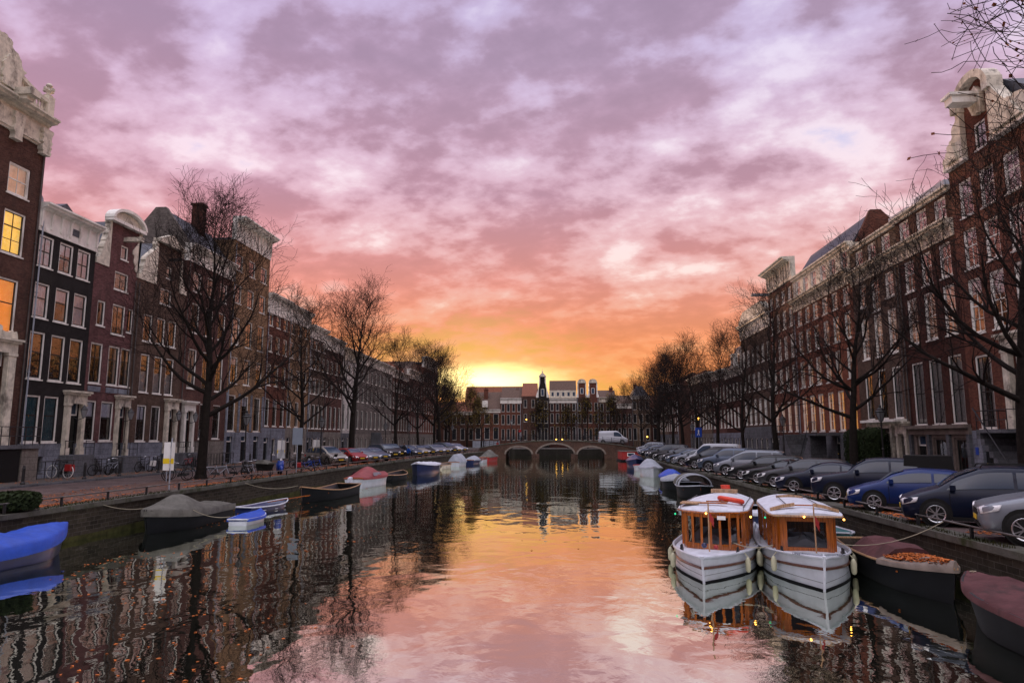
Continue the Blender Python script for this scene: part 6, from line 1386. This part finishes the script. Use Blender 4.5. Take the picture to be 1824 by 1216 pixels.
    # fenders
    for tt,sg in((.80,1),(.80,-1),(.66,1),(.66,-1),(.5,1),(.5,-1),(.3,1),(.3,-1)):
        xx=-L/2+L*tt; yy=sg*(b(tt)+.13); f=MB().lathe([(0,-.21),(.05,-.19),(.075,-.13),(.078,.10),(.05,.17),(.025,.21),(0,.21)],(xx,yy,z(tt)-.32),10); f.tube((xx,yy,z(tt)-.1),(xx,sg*b(tt),z(tt)+.05),.012); f.build('fender','fender',t,smooth=True)
    for sg in(-1,1): MB().box(L/2-1.9,L/2-1.65,sg*.78-.04,sg*.78+.04,z(.8)-.04,z(.8)+.05).tube((L/2-1.85,sg*.78,z(.8)),(L/2-1.85,sg*.78,z(.8)+.14),.03).tube((L/2-1.7,sg*.78,z(.8)),(L/2-1.7,sg*.78,z(.8)+.14),.03).build('mooring_bitt','black_iron',t)
    # interior
    MB().box(xb+.4,xf-.3,-hw*.9,hw*.9,.2,.24).build('cabin_floor','brown_stone',t)
    for sg in(-1,1): MB().box(xb+.4,xf-.4,sg*(hw-.38),sg*(hw-.06),.24,.62).build('cabin_bench','cushion',t)
    MB().box(xf-2.3,xf-.7,-.3,.3,.72,.76).tube((xf-1.5,0,.24),(xf-1.5,0,.72),.05).build('cabin_table','cushion',t)
    MB().loft([[(xf-.25,-.6,.62),(xf-.25,.6,.62),(xf-.3,.05,.92),(xf-.3,-.05,.92)],[(xf-.9,-.6,.62),(xf-.9,.6,.62),(xf-.85,.05,.90),(xf-.85,-.05,.90)]]).build('folded_cover','cushion',t)
    if not flat:
        MB().ball((L/2-1.25,.24,.80),.07,8).build('red_buoy','red_paint',t); MB().ball((L/2-1.3,-.08,.83),.08,8).build('blue_buoy','boat_blue',t)
        MB().box(xf+.27,xf+.285,.20,.44,1.44,1.55).build('name_plate','sign_white',t)
    # painted name on both bows
    return t,b,z,xf,zt_,hw
def lettering(parent,txt,loc,rot,size,mat):
    cu=bpy.data.curves.new('lettering','FONT'); cu.body=txt; cu.size=size; cu.align_x='CENTER'; cu.extrude=.002; cu.materials.append(MATS[mat]); cu.shear=.3
    dg=bpy.data.objects.new('lettering',cu); COL.objects.link(dg); bpy.context.view_layer.update()
    me=bpy.data.meshes.new_from_object(dg.evaluated_get(bpy.context.evaluated_depsgraph_get())); bpy.data.objects.remove(dg)
    o=place(me,'lettering',parent,loc); o.rotation_euler=rot; return o
S1_,b,z,xf,zt_,hw=saloon('white saloon boat with curved front of narrow windows and red life ring on its roof',5.05,23.2,-108,9.0,2.45,False)
r=MB(); rg=[]
for i in range(19):
    a=2*math.pi*i/18; c,s_=math.cos(a),math.sin(a); rg.append([( (.34+.075*math.cos(R(k)))*c,(.34+.075*math.cos(R(k)))*s_,.075*math.sin(R(k))) for k in range(0,360,45)])
lb=r.loft(rg,caps=False).build('life_ring','lifebuoy',None,(5.25,22.2,zt_+.29),True); tag(lb,'orange red life ring lying on the roof of the left saloon boat','life ring'); lb.rotation_euler=(R(-4),R(10),0)
w_=MB()
for a in(30,120,210,300): c,s_=math.cos(R(a)),math.sin(R(a)); w_.lathe([(.078,-.05),(.078,.05)],(0,0,0),8)
S2_,b2,z2,_,_,_=saloon('white saloon boat with broad wooden framed front window, right of the pair',7.28,22.4,-100,8.6,2.38,True)
for sg in(-1,1):
    lettering(S2_,'Lieve Janneke',(4.3-.62,sg*.42,.80),(R(90),0,R(90)+sg*R(42)),.11,'boat_black')
def rope_coil(): 
    m=MB()
    for k in range(4): m.path([(.16*math.cos(R(a)),.16*math.sin(R(a))+.02*k,.03*k) for a in range(0,361,30)],.016,5)
    tag(m.build('rope_coil','lifebuoy',None,(6.05,26.3,1.98)),'coiled orange rope on the roof hatch of the left saloon boat','rope')
rope_coil()
moor('mooring line from the left quay to the grey covered boat',[(-18.3,26.2,1.33),(-17.0,28.3,1.0)]); moor('mooring line between the two saloon boats',[(4.9,20.6,.85),(5.8,19.9,.9)]); moor('mooring line from the grey covered boat to the small blue dinghy',[(-15.6,28.6,.8),(-14.5,29.7,.4)])
moor('mooring line from the right saloon boat to the right quay railing',[(7.7,20.2,.9),(10.2,19.6,1.6)]); moor('mooring line from the black sloop on the left bank to the quay',[(-15.6,40.2,1.),(-18.3,38.6,1.33)])
# ---------------------------------------------------------------- leaves
def scatter(name,n,fn,s0,s1,seed,mat):
    rn=random.Random(seed); m=MB()
    for _ in range(n):
        p=fn(rn)
        if not p: continue
        x,y,z=p; s_=rn.uniform(s0,s1); a=rn.uniform(0,6.28); c,d=math.cos(a)*s_,math.sin(a)*s_; k=rn.uniform(0,.5)*s_
        m.quad((x+c,y+d,z),(x-d*.7,y+c*.7,z+k),(x-c,y-d,z),(x+d*.7,y-c*.7,z+k*.5))
    tag(m.build(name,mat),kind='stuff')
def lq(rn):
    y=15+105*rn.random()**1.5; u=rn.random(); x=-18.75-(4.6*rn.random() if u<.55 else .8*rn.random())
    if noise.noise(Vector((x*.6,y*.22,3)))<-.12: return None
    return x,y,ZQ+.02
scatter('fallen_leaves',9000,lq,.03,.075,1,'leaf_orange')
def rq(rn):
    y=12+90*rn.random()**1.6; x=10.68+(.9*rn.random() if rn.random()<.6 else 4*rn.random())
    if noise.noise(Vector((x*.8,y*.5,8)))<.0: return None
    return x,y,ZQ+.02
scatter('fallen_leaves',7000,rq,.03,.07,2,'leaf_orange')
scatter('fallen_leaves',2500,lambda rn:(-27.8-1.9*rn.random(),34+60*rn.random(),ZP+.015),.03,.06,3,'leaf_orange')
def fl(rn):
    y=9+60*rn.random()**1.3; x=-17.5+rn.random()**1.2*26
    v=noise.noise(Vector((x*.30,y*.16,1.5)))
    if v<.17+.12*noise.noise(Vector((x*1.3,y*.6,9.))) or rn.random()>(1.15 if x<-5 else .07): return None
    return x,y,.006
scatter('floating_leaves',5200,fl,.025,.055,4,'leaf_orange')
m=MB(); rn=random.Random(8)
for q,sg,w_ in((QL,-1,.5),(QR,1,.28)):
    for _ in range(5200):
        y=10+95*rn.random()**1.4
        for (x0,a),(x1,b_) in zip(q,q[1:]):
            if a<=y<=b_: x=x0+(x1-x0)*(y-a)/(b_-a); break
        x+=sg*rn.random()*w_
        if noise.noise(Vector((x*.5,y*.35,20)))<-.05: continue
        h_=rn.uniform(.03,.11); s_=rn.uniform(-.04,.04); m.add([(x-.012,y,ZQ+.02),(x+.012,y+.01,ZQ+.02),(x+s_,y+s_,ZQ+.03+h_)],[(0,1,2)])
tag(m.build('quay_grass','moss'),kind='stuff')
